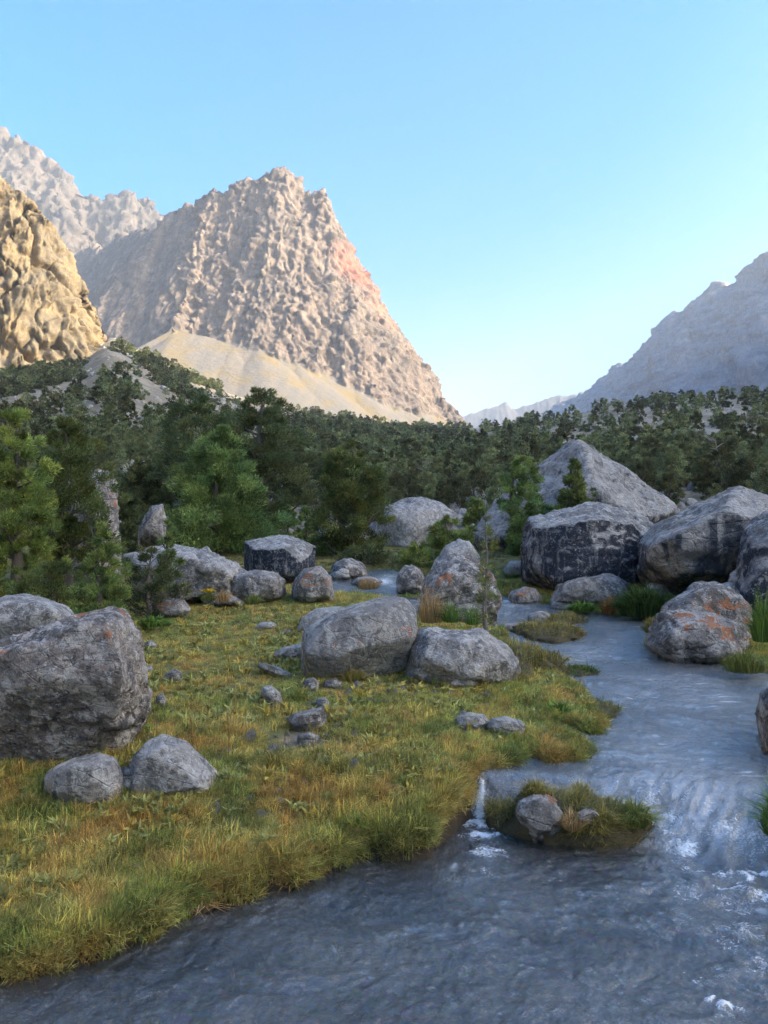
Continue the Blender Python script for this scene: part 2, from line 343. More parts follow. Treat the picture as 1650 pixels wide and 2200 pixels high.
# ------------------------------------------------------------------ mountains
def cone_field(X, Y, ridges):
    H = np.full(X.shape, -1e9)
    for slope, pts in ridges:
        p = np.array([q if len(q) == 4 else P(*q) for q in pts])[:, :3]
        for a, b in zip(p[:-1], p[1:]):
            e = b - a; L = e[0] ** 2 + e[1] ** 2 + 1e-9
            tt = np.clip(((X - a[0]) * e[0] + (Y - a[1]) * e[1]) / L, 0, 1)
            d = np.hypot(X - a[0] - tt * e[0], Y - a[1] - tt * e[1])
            H = np.maximum(H, a[2] + tt * e[2] - slope * d)
    return H
def mountain(name, X, Y, nr, nc, cliffs, aprons, mat, amp, size, vert=.35, label=None, ampf=None, fine=1., facet=0., crack=0., zmin=-5, apamp=.06):
    # warp the plan a little so the buttresses are not straight
    wx = X + size * .35 * fbm(X / size, Y / size, 3.3, 3); wy = Y + size * .35 * fbm(X / size, Y / size, 8.8, 3)
    Hc = np.maximum(cone_field(X, Y, cliffs), cone_field(X * .4 + wx * .6, Y * .4 + wy * .6, cliffs) - size * .12)
    Ha = cone_field(X, Y, aprons) if aprons else np.full(X.shape, -1e8)
    Hc = Hc + amp * 1.5 * (ridged(X / size * .55, Y / size * .4, 1.7, 4) - .72) + amp * .7 * (ridged((X - Y * .25) / size * 2.2, Y / size * .5, 5.1, 3) - .7)
    cliff = sstep(-size * .05, size * .12, Hc - Ha)
    H = np.maximum(np.maximum(Hc, Ha), zmin)
    V = np.stack([X, Y, H], 1); n = normals(V, nr, nc)
    n2 = n.copy(); n2[:, 2] *= .35; n2 /= np.linalg.norm(n2, axis=1)[:, None] + 1e-9
    x, y, z = V.T
    wq = size * .18 * fbm(x / size * 2, y / size * 2, z / size * 2, 2)
    d = amp * .95 * (ridged((x + wq + z * .2) / size, (y - wq) / size, (z - x * .3) / size * vert, 3, gain=.45) - .7)
    f1 = ridged((x + wq * 2) / size * 4.6, (y - wq * 2) / size * 4.6, (z - x * .5) / size * .9 + 40, 4, gain=.62); d += fine * amp * .24 * (f1 ** 3 - .3)
    f2 = ridged((x - wq) / size * 13, (y + wq) / size * 13, (z + x * .4) / size * 4.0 + 80, 4, gain=.7); d += fine * amp * .24 * (f2 ** 2 - .4)
    d += fine * amp * .16 * fbm(x / size * 6, y / size * 6, z / size * 11, 4, gain=.7)
    if facet:
        from mathutils.kdtree import KDTree
        rf = np.random.default_rng(int(size) + nr); cand = np.nonzero(cliff > .4)[0]; ns_ = int(facet)
        wv = size * .10 * np.stack([fbm(x / size * 3 + a_, y / size * 3, z / size * 3, 3) for a_ in (0, 9, 19)], 1)
        q = (V + wv) * np.array([1, 1, .27]); sd_i = rf.choice(cand, ns_, replace=False); kd = KDTree(ns_)
        for i_, s_ in enumerate(sd_i): kd.insert(q[s_], i_)
        kd.balance(); ix = np.zeros(len(V), int)
        for i_ in cand: ix[i_] = kd.find(q[i_])[1]
        gd = rf.normal(size=(ns_, 3)) * np.array([.40, .40, .08]); dv = V - V[sd_i][ix]
        pl = (dv * gd[ix]).sum(1); d = d * .62 + np.clip(pl, -amp * .4, amp * .4) * (cliff > .4) + rf.normal(size=ns_)[ix] * amp * .05 * (cliff > .4)
    st_ = (z * .9 + x * .45 + wq * 1.5) / size * 3.4; d += amp * .12 * (np.abs((st_ % 1) - .5) * 2 - .5) * 1.3 + amp * .10 * fbm(x / size * 1.7 + 3, y / size * 1.7, z / size * 2.2, 6, gain=.62)
    if crack:
        q = np.abs(fbm(x / size * .8 + z / size * .25, y / size * .8, z / size * .7 + 20, 3)); d -= crack * amp * np.exp(-(q / .028) ** 2) * 1.5
        q = np.abs(fbm(x / size * 1.6 + 9, y / size * 1.6, z / size * 1.5 + 50, 2)); d -= .5 * crack * amp * np.exp(-(q / .035) ** 2) * 1.2
    if ampf is not None: d = d * ampf(X, Y)
    V = V + n2 * (d * (cliff * (1 - apamp) + apamp))[:, None]
    me = mesh_np(name, V, gridf(nr, nc, H > zmin + .01), mats=[mat])
    attr(me, 'cliff', cliff)
    o = link(name, me); tag(o, label=label, kind='structure'); return o
def rect(x0, x1, nx, y0, y1, ny):
    a, b = np.meshgrid(np.linspace(x0, x1, nx), np.linspace(y0, y1, ny)); return a.ravel(), b.ravel(), ny, nx
def mtn_mat(name, a, b, c, scree, sc, red=False, bumpd=4.):
    t = NT(name); wc = t.coord((1, 1, 1), kind='World'); n1 = t.noise(wc, .012 * sc, 5, .6); n2 = t.noise(wc, .06 * sc, 6, .7)
    col = t.mix(t.ramp(n1, .4, .6), a, b); col = t.mix(t.ramp(n2, .48, .66), col, c)
    st = t.noise(t.coord((1, 1, 3.0), (.25, .35, 0), 'World'), .02 * sc, 5, .65); col = t.mix(t.math('MULTIPLY', t.ramp(st, .52, .62), .4), col, (.11, .09, .08))
    cv_ = t.noise(t.coord((1, 1, .22), (.12, .2, 0), 'World'), .085 * sc, 6, .72, .6); col = t.mix(t.math('MULTIPLY', t.math('SUBTRACT', 1, t.ramp(t.math('ABSOLUTE', t.math('SUBTRACT', cv_, .5)), 0, .035)), .55), col, tuple(q * .38 for q in a))
    cv_ = t.noise(t.coord((1, 1, .5), (0, .5, .3), 'World'), .25 * sc, 5, .7, .4); col = t.mix(t.math('MULTIPLY', t.math('SUBTRACT', 1, t.ramp(t.math('ABSOLUTE', t.math('SUBTRACT', cv_, .5)), 0, .03)), .4), col, tuple(q * .45 for q in b))
    if red:
        g = t.n.new('ShaderNodeVectorMath'); g.operation = 'DISTANCE'; t.l.new(wc, g.inputs[0]); g.inputs[1].default_value = tuple(P(768, 580, 1440))
        rm = t.math('MULTIPLY', t.ramp(g.outputs['Value'], 75, 25), t.ramp(t.noise(wc, .03, 4), .35, .5)); col = t.mix(t.math('MULTIPLY', rm, .8), col, (.30, .115, .08))
        g = t.n.new('ShaderNodeVectorMath'); g.operation = 'DISTANCE'; t.l.new(wc, g.inputs[0]); g.inputs[1].default_value = tuple(P(800, 680, 1425))
        rm = t.math('MULTIPLY', t.ramp(g.outputs['Value'], 60, 20), t.ramp(t.noise(wc, .05, 4), .4, .55)); col = t.mix(t.math('MULTIPLY', rm, .6), col, (.36, .17, .12))
    if scree is not None:
        sn = t.noise(t.coord((.035, .0045, .004), (0, 0, .45), 'World'), 1.0, 6, .7)
        sc_ = t.mix(t.ramp(sn, .4, .65), scree, (.155, .145, .13)); sc_ = t.mix(t.ramp(t.noise(wc, .02, 5), .45, .65), sc_, (.19, .15, .085))
        col = t.mix(t.ramp(t.attr('cliff', out='Fac'), .3, .7), sc_, col)
    return t.done(col, .95, t.bump(n2, .8, bumpd), .1)
M['peak'] = mtn_mat('peak_limestone', (.19, .15, .122), (.15, .125, .107), (.26, .21, .172), (.185, .16, .13), 1.0, True)
M['range'] = mtn_mat('range_limestone', (.11, .092, .08), (.09, .08, .072), (.14, .12, .105), None, .6, bumpd=8)
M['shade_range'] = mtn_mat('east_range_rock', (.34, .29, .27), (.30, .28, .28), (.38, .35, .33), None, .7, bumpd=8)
M['far_ridge'] = mtn_mat('far_ridge_rock', (.10, .09, .085), (.08, .075, .07), (.12, .11, .105), None, .5, bumpd=8)
M['cliff'] = mtn_mat('ochre_cliff_rock', (.27, .205, .12), (.19, .16, .115), (.30, .24, .145), (.24, .185, .11), 5.0, bumpd=.8)

a_, b_ = np.meshgrid(np.linspace(-900, 420, 620), np.concatenate([np.linspace(1000, 1570, 400), np.linspace(1580, 2350, 70)])); X, Y, nr, nc = a_.ravel(), b_.ravel(), 470, 620
u_ = None
mountain('mountain_peak', X, Y, nr, nc,
  [(1.75, [(355,466,1560),(400,436,1545),(450,414,1500),(478,410,1490),(510,388,1490),(545,390,1485),(580,370,1480),(612,362,1480),(640,388,1480),(655,404,1480),(690,408,1480),(700,450,1470),(718,490,1460),(745,530,1450),(770,580,1440),(800,640,1430),(830,700,1420),(855,745,1410),(890,780,1400),(930,830,1390),(965,862,1380),(985,895,1380),(1000,925,1380)]),
   (1.75, [(450,416,1500),(430,500,1430),(405,600,1370),(370,708,1290)]),
   (1.4, [(355,466,1560),(300,492,1760),(240,515,1960),(150,540,2250),(60,560,2340)]),
   (1.5, [(690,415,1480),(720,560,1420),(770,700,1370),(820,800,1340)]),
   (1.5, [(560,395,1480),(560,560,1400),(590,690,1320)])],
  [(.66, [(380,712,1290),(500,733,1290),(560,748,1270),(640,782,1260),(760,830,1270),(860,872,1290),(960,905,1340)]),
   (.62, [(370,709,1290),(430,752,1250),(480,787,1220),(560,832,1180),(640,868,1130),(760,905,1080)]),
  ],
  M['peak'], 25, 95, .3, 'towering limestone peak with a pale scree apron', zmin=10, apamp=.05, facet=5200, ampf=lambda a, b: .35 + .65 * sstep(-60, 10, a - np.interp(b, [1290, 1500, 1600, 2300], [-352, -335, -420, -900]) + 25 * fbm(a / 40, b / 40, 3, 2)))
X, Y, nr, nc = rect(-300, -100, 420, 300, 470, 330)
mountain('rock_cliff', X, Y, nr, nc,
  [(2.6, [(-400,200,400),(-200,280,400),(-100,330,395),(0,368,390),(30,390,390),(60,412,390),(95,452,392),(115,482,394),(135,522,396),(150,560,398),(175,602,400),(195,642,402),(215,682,405),(235,722,408),(262,765,410)])],
  [(.75, [(-400,640,372),(-200,690,372),(0,735,372),(120,750,378),(200,770,384),(280,785,400)])],
  M['cliff'], 6.5, 40, .4, 'sunlit ochre cliff above the juniper slope', crack=.5, facet=1100, zmin=20, apamp=.18)
X, Y, nr, nc = rect(-2200, -300, 420, 2350, 3100, 150)
mountain('mountain_range', X, Y, nr, nc,
  [(1.5, [(-600,80,2700),(-200,205,2700),(-20,262,2700),(0,264,2700),(30,284,2690),(60,322,2690),(85,332,2690),(110,346,2690),(160,390,2690),(190,410,2680),(230,428,2680),(262,422,2680),(300,428,2680),(355,455,2700),(420,500,2700),(500,560,2700)]),
   (1.3, [(110,358,2690),(140,460,2500)]), (1.3, [(0,280,2690),(40,420,2500)]), (1.3, [(262,425,2680),(290,500,2560)])], [], M['range'], 75, 190, .35, 'pale jagged range behind the shaded flank', zmin=10, facet=1600)
gx = [(970, 5200), (950, 3700), (960, 3350)]
def R3(x, y, z): return (x, y, z, 0)
X, Y, nr, nc = rect(150, 1500, 230, -900, 5200, 560)
mountain('mountain_wall', X, Y, nr, nc,
  [(1.05, [P(1200,852,4300).tolist()+[0], P(1262,840,3780).tolist()+[0], P(1330,790,3330).tolist()+[0], P(1385,748,3000).tolist()+[0], P(1440,706,2720).tolist()+[0], P(1468,682,2600).tolist()+[0], P(1478,648,2560).tolist()+[0], P(1520,635,2420).tolist()+[0], P(1540,615,2330).tolist()+[0], P(1600,590,2140).tolist()+[0], P(1625,560,2060).tolist()+[0], P(1655,535,1960).tolist()+[0],
    R3(970,1750,620), R3(960,1500,520), R3(940,1250,440), R3(930,800,400), R3(920,350,440), R3(920,100,506), R3(920,-900,570)])],
  [(.55, [R3(600,4000,120), R3(560,3000,140), R3(520,2000,110), R3(500,1200,60)])],
  M['shade_range'], 55, 210, .4, 'hazy shaded mountain wall on the sun side', zmin=-2)
X, Y, nr, nc = rect(-1500, -190, 110, -1000, 290, 110)  # unseen wall on the left, added to bounce warm sunlight into the valley
mountain('mountain_wall', X, Y, nr, nc,
  [(1.3, [R3(-800,-1000,520), R3(-760,-300,500), R3(-620,120,430), R3(-470,290,330)])], [(.6, [R3(-420,-1000,150), R3(-400,-200,140), R3(-330,150,110), R3(-300,290,100)])],
  M['cliff'], 22, 90, .4, 'unseen sunlit valley wall added for warm bounce light', zmin=-3)
X, Y, nr, nc = rect(200, 2400, 260, 5300, 6300, 60)
mountain('distant_ridge', X, Y, nr, nc,
  [(1.0, [(960,905,5800),(990,893,5800),(1020,885,5800),(1050,876,5800),(1070,868,5800),(1085,864,5800),(1092,874,5800),(1110,877,5800),(1140,868,5800),(1165,858,5800),(1200,850,5800),(1260,842,5800),(1400,830,5800)])], [], M['far_ridge'], 22, 120, .5, 'faint blue jagged ridge closing the valley', zmin=10)

# ------------------------------------------------------------------ haze
bm = bmesh.new(); bmesh.ops.create_cube(bm, size=1); me = bpy.data.meshes.new('haze'); bm.to_mesh(me); bm.free()
hz = link('haze', me, loc=(0, 2300, 600)); hz.scale = (13000, 14000, 1204); tag(hz, kind='stuff')
m = bpy.data.materials.new('haze'); m.use_nodes = True; m.node_tree.nodes.clear()
pv = m.node_tree.nodes.new('ShaderNodeVolumePrincipled'); mo = m.node_tree.nodes.new('ShaderNodeOutputMaterial')
pv.inputs['Color'].default_value = (.80, .89, 1, 1); pv.inputs['Density'].default_value = 1.1e-4; pv.inputs['Anisotropy'].default_value = .2
m.node_tree.links.new(pv.outputs[0], mo.inputs['Volume']); me.materials.append(m)

# ------------------------------------------------------------------ stream
t = NT('stream_water'); wc = t.coord(kind='World')
foam = t.attr('foam', out='Fac')
def mus(vec, scale, det, rough, dist, ty='RIDGED_MULTIFRACTAL'):
    k = t.n.new('ShaderNodeTexNoise'); k.noise_type = ty; k.normalize = True; t.inp(k.inputs['Vector'], vec); k.inputs['Scale'].default_value = scale; k.inputs['Detail'].default_value = det
    k.inputs['Roughness'].default_value = rough; k.inputs['Distortion'].default_value = dist; return k.outputs['Fac']
lo = t.noise(wc, 1.3, 3, .5)
r1 = mus(t.coord((1, .55, 1), (0, 0, .35), 'World'), 9, 4, .6, .5); r2 = mus(t.coord((.55, 1.5, 1), (0, 0, .12), 'World'), 9, 4, .6, .4)
crest = t.ramp(t.math('ADD', r1, t.math('MULTIPLY', lo, .5)), .58, 1.02); crest2 = t.ramp(t.math('ADD', r2, t.math('MULTIPLY', lo, .4)), .45, .95)
b1 = t.noise(t.coord((1, 1, 1), (0, 0, .5), 'World'), 7, 5, .6, 1.2); b2 = t.noise(t.coord((1.6, 1, 1), (0, 0, -.4), 'World'), 22, 5, .65, 1.0)
b3 = t.noise(wc, 60, 3, .6, .5)
nb = t.bump(b1, .8, .035); nb = t.bump(r1, .8, .022, nb); nb = t.bump(b2, .8, .014, nb); nb = t.bump(b3, .8, .009, nb)
fr = t.n.new('ShaderNodeFresnel'); fr.inputs['IOR'].default_value = 1.95; t.l.new(nb, fr.inputs['Normal'])
gl = t.n.new('ShaderNodeBsdfGlossy'); gl.inputs['Roughness'].default_value = .03; t.l.new(nb, gl.inputs['Normal']); gl.inputs[0].default_value = (.95, .97, 1, 1)
tp = t.n.new('ShaderNodeBsdfTransparent'); tp.inputs[0].default_value = (.80, .85, .84, 1)
df = t.n.new('ShaderNodeBsdfDiffuse'); t.inp(df.inputs[0], t.mix(t.ramp(t.attr('upper', out='Fac'), 0, 1), t.mix(crest, (.11, .105, .09), (.58, .61, .63)), t.mix(crest2, (.24, .25, .25), (.74, .78, .82)))); t.l.new(nb, df.inputs['Normal'])  # paler diffuse upstream of the weir paints in the grazing sky reflection
sv_ = t.coord((9, 2.2, 1), vec=t.coord((1, 1, 1), (0, 0, .62), 'World')); sn_ = t.noise(sv_, 1.6, 5, .6, .3)
dcol = df.inputs[0].links[0].from_socket; t.inp(df.inputs[0], t.mix(t.attr('chute', out='Fac'), dcol, t.mix(t.ramp(sn_, .38, .6), (.22, .22, .205), (.50, .53, .56))))
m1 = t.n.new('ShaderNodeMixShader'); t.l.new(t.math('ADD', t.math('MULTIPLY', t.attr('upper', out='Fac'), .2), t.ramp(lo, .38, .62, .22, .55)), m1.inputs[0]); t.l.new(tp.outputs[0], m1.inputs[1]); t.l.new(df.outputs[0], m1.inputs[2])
m2 = t.n.new('ShaderNodeMixShader'); t.l.new(fr.outputs[0], m2.inputs[0]); t.l.new(m1.outputs[0], m2.inputs[1]); t.l.new(gl.outputs[0], m2.inputs[2])
fo = t.n.new('ShaderNodeBsdfDiffuse'); fo.inputs[0].default_value = (.78, .82, .86, 1); t.l.new(nb, fo.inputs['Normal'])
fn = t.math('ADD', t.math('MULTIPLY', t.noise(t.coord((1, 1, 1), (0, 0, .2), 'World'), 20, 6, .8, 2.5), .65), t.math('MULTIPLY', t.noise(wc, 75, 4, .7, .6), .35))
fm = t.ramp(t.math('ADD', fn, t.math('MULTIPLY', foam, .27)), .60, .84)
fm = t.math('MULTIPLY', fm, t.ramp(foam, .02, .25))
m3 = t.n.new('ShaderNodeMixShader'); t.l.new(fm, m3.inputs[0]); t.l.new(m2.outputs[0], m3.inputs[1]); t.l.new(fo.outputs[0], m3.inputs[2]); t.l.new(m3.outputs[0], t.out.inputs[0])
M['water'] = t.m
us_ = np.concatenate([np.arange(-1500, -300, 30), np.arange(-300, 1900, 4.5), np.arange(1900, 2520, 30)])
ys_ = np.concatenate([np.exp(np.arange(math.log(1.25), math.log(2.5), .012)), np.exp(np.arange(math.log(2.5), math.log(7), .0034)), np.exp(np.arange(math.log(7), math.log(20.6), .0058))])
Y, U_ = np.meshgrid(ys_, us_, indexing='ij'); nr, nc = Y.shape; X = ((U_ - 825) / F * Y).ravel(); Y = Y.ravel()
sdw = shore_sd(X, Y); keep = sdw < .22
Z = np.zeros(X.shape)
k = keep; x, y = X[k], Y[k]
z = zwater(x, y)
qx = x + .25 * fbm(x * 1.2, y * 1.2, 0, 2); qy = y + .25 * fbm(x * 1.2, y * 1.2, 5, 2)
low = sstep(.1, -.5, y - yweir(x)); chute = np.exp(-((y - yweir(x)) / .45) ** 2) * sstep(1.1, 1.6, x)
wv = .018 * fbm(qx * 3.2, qy * 3.2, .5, 3) + .013 * ridged(qx * 6, qy * 6, 3, 3) + .008 * ridged(qx * 13, qy * 10, 6, 3)
right = sstep(.6, 2.0, x) * low
wv += right * (.045 * fbm(qx * 2.6, qy * 3.0, 7, 4) + .018 * ridged(qx * 5, qy * 5, 9, 3))
fl = (x * .55 + y * .83)          # flow lines of the chute run down to the right
cross = (x * .83 - y * .55)
wv += chute * (.014 * fbm(fl * .0 + cross * 9 , (y - x * .4) * .9, 2, 3) + .012 * fbm(cross * 9, y * 5, 4, 3))
for (u_, v_, r_, a_) in [(1430,1975,.10,.03),(1052,2010,.11,.028),(1590,1730,.18,-.05),(1520,1900,.12,.03),(1605,1930,.12,.05),(1540,1840,.08,.04)]:
    c_ = G(u_, v_); wv += a_ * np.exp(-((x - c_[0]) ** 2 + (y - c_[1]) ** 2) / r_ ** 2)
Z[k] = z + wv
fwx = .07 * fbm(x * 6, y * 6, 3, 4, gain=.65); fwy = .09 * fbm(x * 6, y * 6, 23, 4, gain=.65); foamv = np.zeros(X.shape); fk = np.zeros(x.shape)
for (u_, v_, rx, ry, a_) in [(1028,1722,.045,.06,1.5),(1030,1745,.06,.07,1.5),(1035,1775,.09,.07,1.5),(1035,1805,.12,.08,1.3),(1045,1840,.12,.10,.9),(1040,1880,.08,.08,.5),(1010,1740,.03,.05,.8),(1060,1728,.03,.03,.9),
   (1440,1795,.06,.05,.9),(1465,1835,.10,.08,1.0),(1500,1880,.08,.06,.8),(1545,1895,.05,.05,1.0),(1570,1925,.08,.06,.9),(1600,1905,.07,.06,1.2),(1640,1890,.07,.06,1.1),(1590,1965,.12,.08,.7),(1620,1840,.2,.1,.45),(1560,2030,.14,.12,.45),(1500,2060,.10,.10,.3),(1530,2165,.05,.02,1.1),(1560,2185,.06,.02,1.2),(1500,2120,.03,.05,.5),
   (1450,1760,.12,.10,.75),(1560,1800,.18,.12,.7),(1620,1790,.12,.12,.8),(1640,1950,.12,.10,.8),(1480,1930,.10,.08,.6),(1600,2020,.10,.08,.7),(1630,2090,.08,.08,.6),(1410,1770,.10,.08,.5),(1520,1790,.22,.10,.35),
   (730,1243,.35,.25,.9),(770,1240,.3,.2,.8),(825,1252,.3,.5,.8),(845,1262,.2,.3,.6),(1088,1293,.12,.35,.9),(1100,1302,.25,.3,.5),(1080,1330,.3,.2,.35),(1020,1345,.2,.1,.3),(1200,1330,.4,.2,.3),(1180,1560,.10,.06,.4)]:
    c_ = G(u_, v_); fk = np.maximum(fk, a_ * np.exp(-(((x + fwx - c_[0]) / rx) ** 2 + ((y + fwy - c_[1]) / ry) ** 2)))
fk = np.maximum(fk, chute * .5 * sstep(-.3, .5, fbm(cross * 12, (y - x * .4) * 3, 8, 3)))
Z[k] += np.clip(fk - .3, 0, 1) * .022 * ridged(x * 14, y * 14, 0, 3)
foamv[k] = fk
V, Fc, fa = prune(np.stack([X, Y, Z], 1), gridf(nr, nc, keep & (sdw < .15)), foamv)
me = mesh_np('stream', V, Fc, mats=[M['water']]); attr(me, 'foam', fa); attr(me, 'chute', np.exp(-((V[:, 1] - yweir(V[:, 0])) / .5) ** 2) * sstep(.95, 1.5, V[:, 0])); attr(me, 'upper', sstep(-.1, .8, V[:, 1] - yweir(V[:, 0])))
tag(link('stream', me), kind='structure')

# ------------------------------------------------------------------ boulders and stones
_ico = {}
def ico(l):
    if l not in _ico:
        b = bmesh.new(); bmesh.ops.create_icosphere(b, subdivisions=l, radius=1)
        _ico[l] = (np.array([v.co[:] for v in b.verts]), np.array([[q.index for q in f.verts] for f in b.faces])); b.free()
    return _ico[l]
def hull_planes(pts):
    b = bmesh.new()
    for p in pts: b.verts.new(p)
    r = bmesh.ops.convex_hull(b, input=b.verts); b.normal_update()
    c = pts.mean(0); out = []
    for f in b.faces:
        n = np.array(f.normal); h = n @ (np.array(f.verts[0].co) - c)
        if h < 0: n, h = -n, -h
        if h < 1e-5 or f.calc_area() < 1e-7: continue
        if any(n @ q[0] > .985 and abs(h - q[1]) < .04 * abs(h) + 1e-4 for q in out): continue
        out.append((n, h))
    b.free(); return c, np.array([q[0] for q in out]), np.array([q[1] for q in out])
def vnorm(V, T):
    fn = np.cross(V[T[:, 1]] - V[T[:, 0]], V[T[:, 2]] - V[T[:, 0]]); n = np.zeros_like(V)
    for k in range(3):
        for a in range(3): n[:, a] += np.bincount(T[:, k], fn[:, a], len(V))
    return n / (np.linalg.norm(n, axis=1)[:, None] + 1e-12)
FOOT = []
_rs = [0]
_gx, _gy = np.meshgrid(np.linspace(-12, 13, 500), np.linspace(2.5, 23, 700)); _gz = ground_z(_gx, _gy)
def GT(x, y):
    i = np.clip(((x + 12) / 25 * 499).round().astype(int), 0, 499); j = np.clip(((y - 2.5) / 20.5 * 699).round().astype(int), 0, 699); return _gz[j, i]
def rock(label, outline, Y, T, mat, rough=1., lvl=None, front=.66, fs=(0, 0), extra=(), back=.75, p=60, cut=None, cat='boulder', group='boulders and stones along the stream', strata=0., name=None, sink=.18, steps=1., auto=True, under=0., chips=13):
    vb_ = max(q[1] for q in outline); ub_ = sum(q[0] for q in outline) / len(outline)
    Yr = np.arange(3.0, 22, .01); xr = (ub_ - 825) / F * Yr; zr = CAMZ + (1100 - vb_) / F * Yr
    k_ = int(np.argmax(zr <= np.maximum(GT(xr, Yr), zwater(xr, Yr) - .02)))
    if k_ > 0 and Y < 20 and auto:
        Y1 = Yr[k_] + T * .35
        if abs(Y1 / Y - 1) < .3: Y = Y1
    _rs[0] += 1; r = np.random.default_rng(100 + _rs[0])
    o = np.array(outline, float); cu, cv = o.mean(0); vmin, vmax = o[:, 1].min(), o[:, 1].max()
    wpx = o[:, 0].max() - o[:, 0].min(); pts = []
    for u, v in o:
        v0 = v
        if v > vmax - .22 * (vmax - vmin): v = v + sink * (vmax - vmin)     # carry the foot below ground
        pts.append(P(u, v, Y))
        if v0 < vmax - under * (vmax - vmin) or not under: pts.append(P(cu + (u - cu) * front + fs[0], cv + (v0 - cv) * front + fs[1], Y - T * .5))
        pts.append(P(cu + (u - cu) * back, cv + (v - cv) * back - (vmax - vmin) * .02, Y + T * .5))
    for e in extra: pts.append(P(e[0], e[1], Y + e[2]))
    pts = np.array(pts); c, N, H = hull_planes(pts)
    ext = (pts.max(0) - pts.min(0)) / 2
    cn = r.normal(size=(chips, 3)); cn[:, 1] = -np.abs(cn[:, 1]) * 1.2; cn /= np.linalg.norm(cn, axis=1)[:, None]
    ch = ((pts - c) @ cn.T).max(0) * r.uniform(.80, .95, chips); N = np.concatenate([N, cn]); H = np.concatenate([H, ch]); p = max(p, 80)
    if lvl is None: lvl = 6 if wpx > 225 else (5 if wpx > 60 else 4)
    D, Fc = ico(lvl); D = D * ext; D = D / np.linalg.norm(D, axis=1)[:, None]
    q = np.clip(D @ N.T, 0, None) / H; q = np.maximum(q, 1e-9); rad = (q ** p).sum(1) ** (-1 / p); fac = r.random(len(N))[q.argmax(1)]
    V = D * rad[:, None] * 1.015
    s = ext.mean(); Pn = V / s + r.uniform(-50, 50, 3)
    if steps:
        seeds = V[r.integers(0, len(V), 42)] * r.uniform(.85, 1, (42, 1)); w = V + s * .10 * np.stack([fbm(*(Pn * 2.5 + a).T, 3) for a in (0, 7, 13)], 1)
        idx, d1, d2 = cells(w, seeds); off = r.normal(size=42)
        n = vnorm(V, Fc); V = V + n * (s * .036 * steps * rough * off[idx] * sstep(0, .12, (d2 - d1) / s))[:, None] - n * (s * .02 * steps * rough * np.exp(-((d2 - d1) / s / .03) ** 2))[:, None]
    n = vnorm(V, Fc)
    d = .016 * fbm(*(Pn * 1.4).T, 3) + .036 * rough * (ridged(*(Pn * 3.1).T, 6, gain=.6) - .7) + .022 * rough * fbm(*(Pn * 9).T, 5, gain=.7) + .012 * ridged(*(Pn * 20).T, 3, gain=.7)
    if strata:
        a = Pn @ np.array([.35, .2, 1.0]); d += strata * .02 * (np.abs(((a * 4.5 + .5 * fbm(*(Pn * 1.2).T, 2)) % 1) - .5) * 2 - .5)
    V = V + n * (d * s)[:, None]
    base = np.array([c[0], c[1], float(ground_z(np.array([c[0]]), np.array([c[1]]))[0])])
    V = V + (c - base)
    sc = s * 2
    me = mesh_np(name or cat, V, Fc, mats=[M[mat]]); attr(me, 'facet', fac)
    ob = link(name or cat, me, loc=base); tag(ob, label, cat, group)
    xs = V[:, 0] + base[0]; ys = V[:, 1] + base[1]; lowm = V[:, 2] < np.percentile(V[:, 2], 55)
    FOOT.append((xs[lowm].mean(), ys[lowm].mean(), (xs[lowm].max() - xs[lowm].min()) / 2 * .86, (ys[lowm].max() - ys[lowm].min()) / 2 * .86))
    return ob
R = rock
# far and tall ones first
R('tall blocky lichen-spotted boulder standing behind the young green conifer', [(108,1060),(150,1017),(240,1012),(252,1060),(256,1260),(100,1260)], 15.5, 2.4, 'orange', 1.2, lvl=6, p=60)
R('dark pointed fin of rock between two junipers above the whaleback boulder', [(295,1155),(300,1130),(326,1084),(350,1082),(356,1110),(357,1175),(300,1178)], 19, 1.4, 'brown', 1)
R('long low pale whaleback boulder behind the meadow', [(268,1190),(300,1175),(360,1168),(425,1176),(470,1190),(520,1222),(560,1260),(560,1290),(400,1300),(300,1290)], 13.6, 2.6, 'palefine', 1.1, fs=(-5, 14), strata=1, front=.7)
R('folded lichen-grey boulder at the end of the whaleback beside the rounded speckled one', [(480,1232),(520,1224),(590,1228),(612,1245),(622,1280),(560,1296),(480,1296)], 12.9, 1.2, 'brown', 1.3, strata=1)
R('low grey ledge at the meadow edge beside the yellow flowers', [(425,1290),(445,1278),(490,1276),(525,1290),(528,1302),(440,1304)], 12.2, .8, 'brown', 1.2, strata=1)
R('dark stained block with a flat pale top beside the small channel', [(524,1162),(545,1157),(615,1150),(650,1160),(677,1174),(676,1232),(645,1256),(545,1248),(527,1225)], 16.4, 2.2, 'streak', .7, p=90, fs=(0, 12), lvl=6, steps=.5, chips=5)
R('rounded lichen-speckled boulder in front of the flat-topped dark block', [(626,1270),(633,1245),(655,1222),(690,1216),(712,1238),(720,1285),(680,1296),(630,1294)], 13.6, 1.3, 'orange', 1.)
R('low brown boulder wedged at the head of the small channel', [(708,1218),(738,1201),(770,1212),(792,1230),(780,1245),(715,1242)], 18.6, 1.6, 'brown', 1)
R('pale ribbed stone leaning against the low brown boulder', [(706,1236),(735,1215),(754,1222),(757,1244),(715,1250)], 17.6, .9, 'pale', .8, cat='stone', strata=1)
R('flat russet stone lying in the small channel under the tan grass', [(755,1254),(765,1243),(805,1241),(822,1250),(800,1262)], 16.6, .8, 'orange', .8, cat='stone')
R('broad lichen-grey dome boulder behind the feathery juniper', [(790,1190),(815,1120),(832,1078),(870,1071),(935,1075),(985,1105),(965,1140),(930,1180),(860,1215)], 27, 4.5, 'palefine', 1.1, fs=(0, 10), steps=.6)
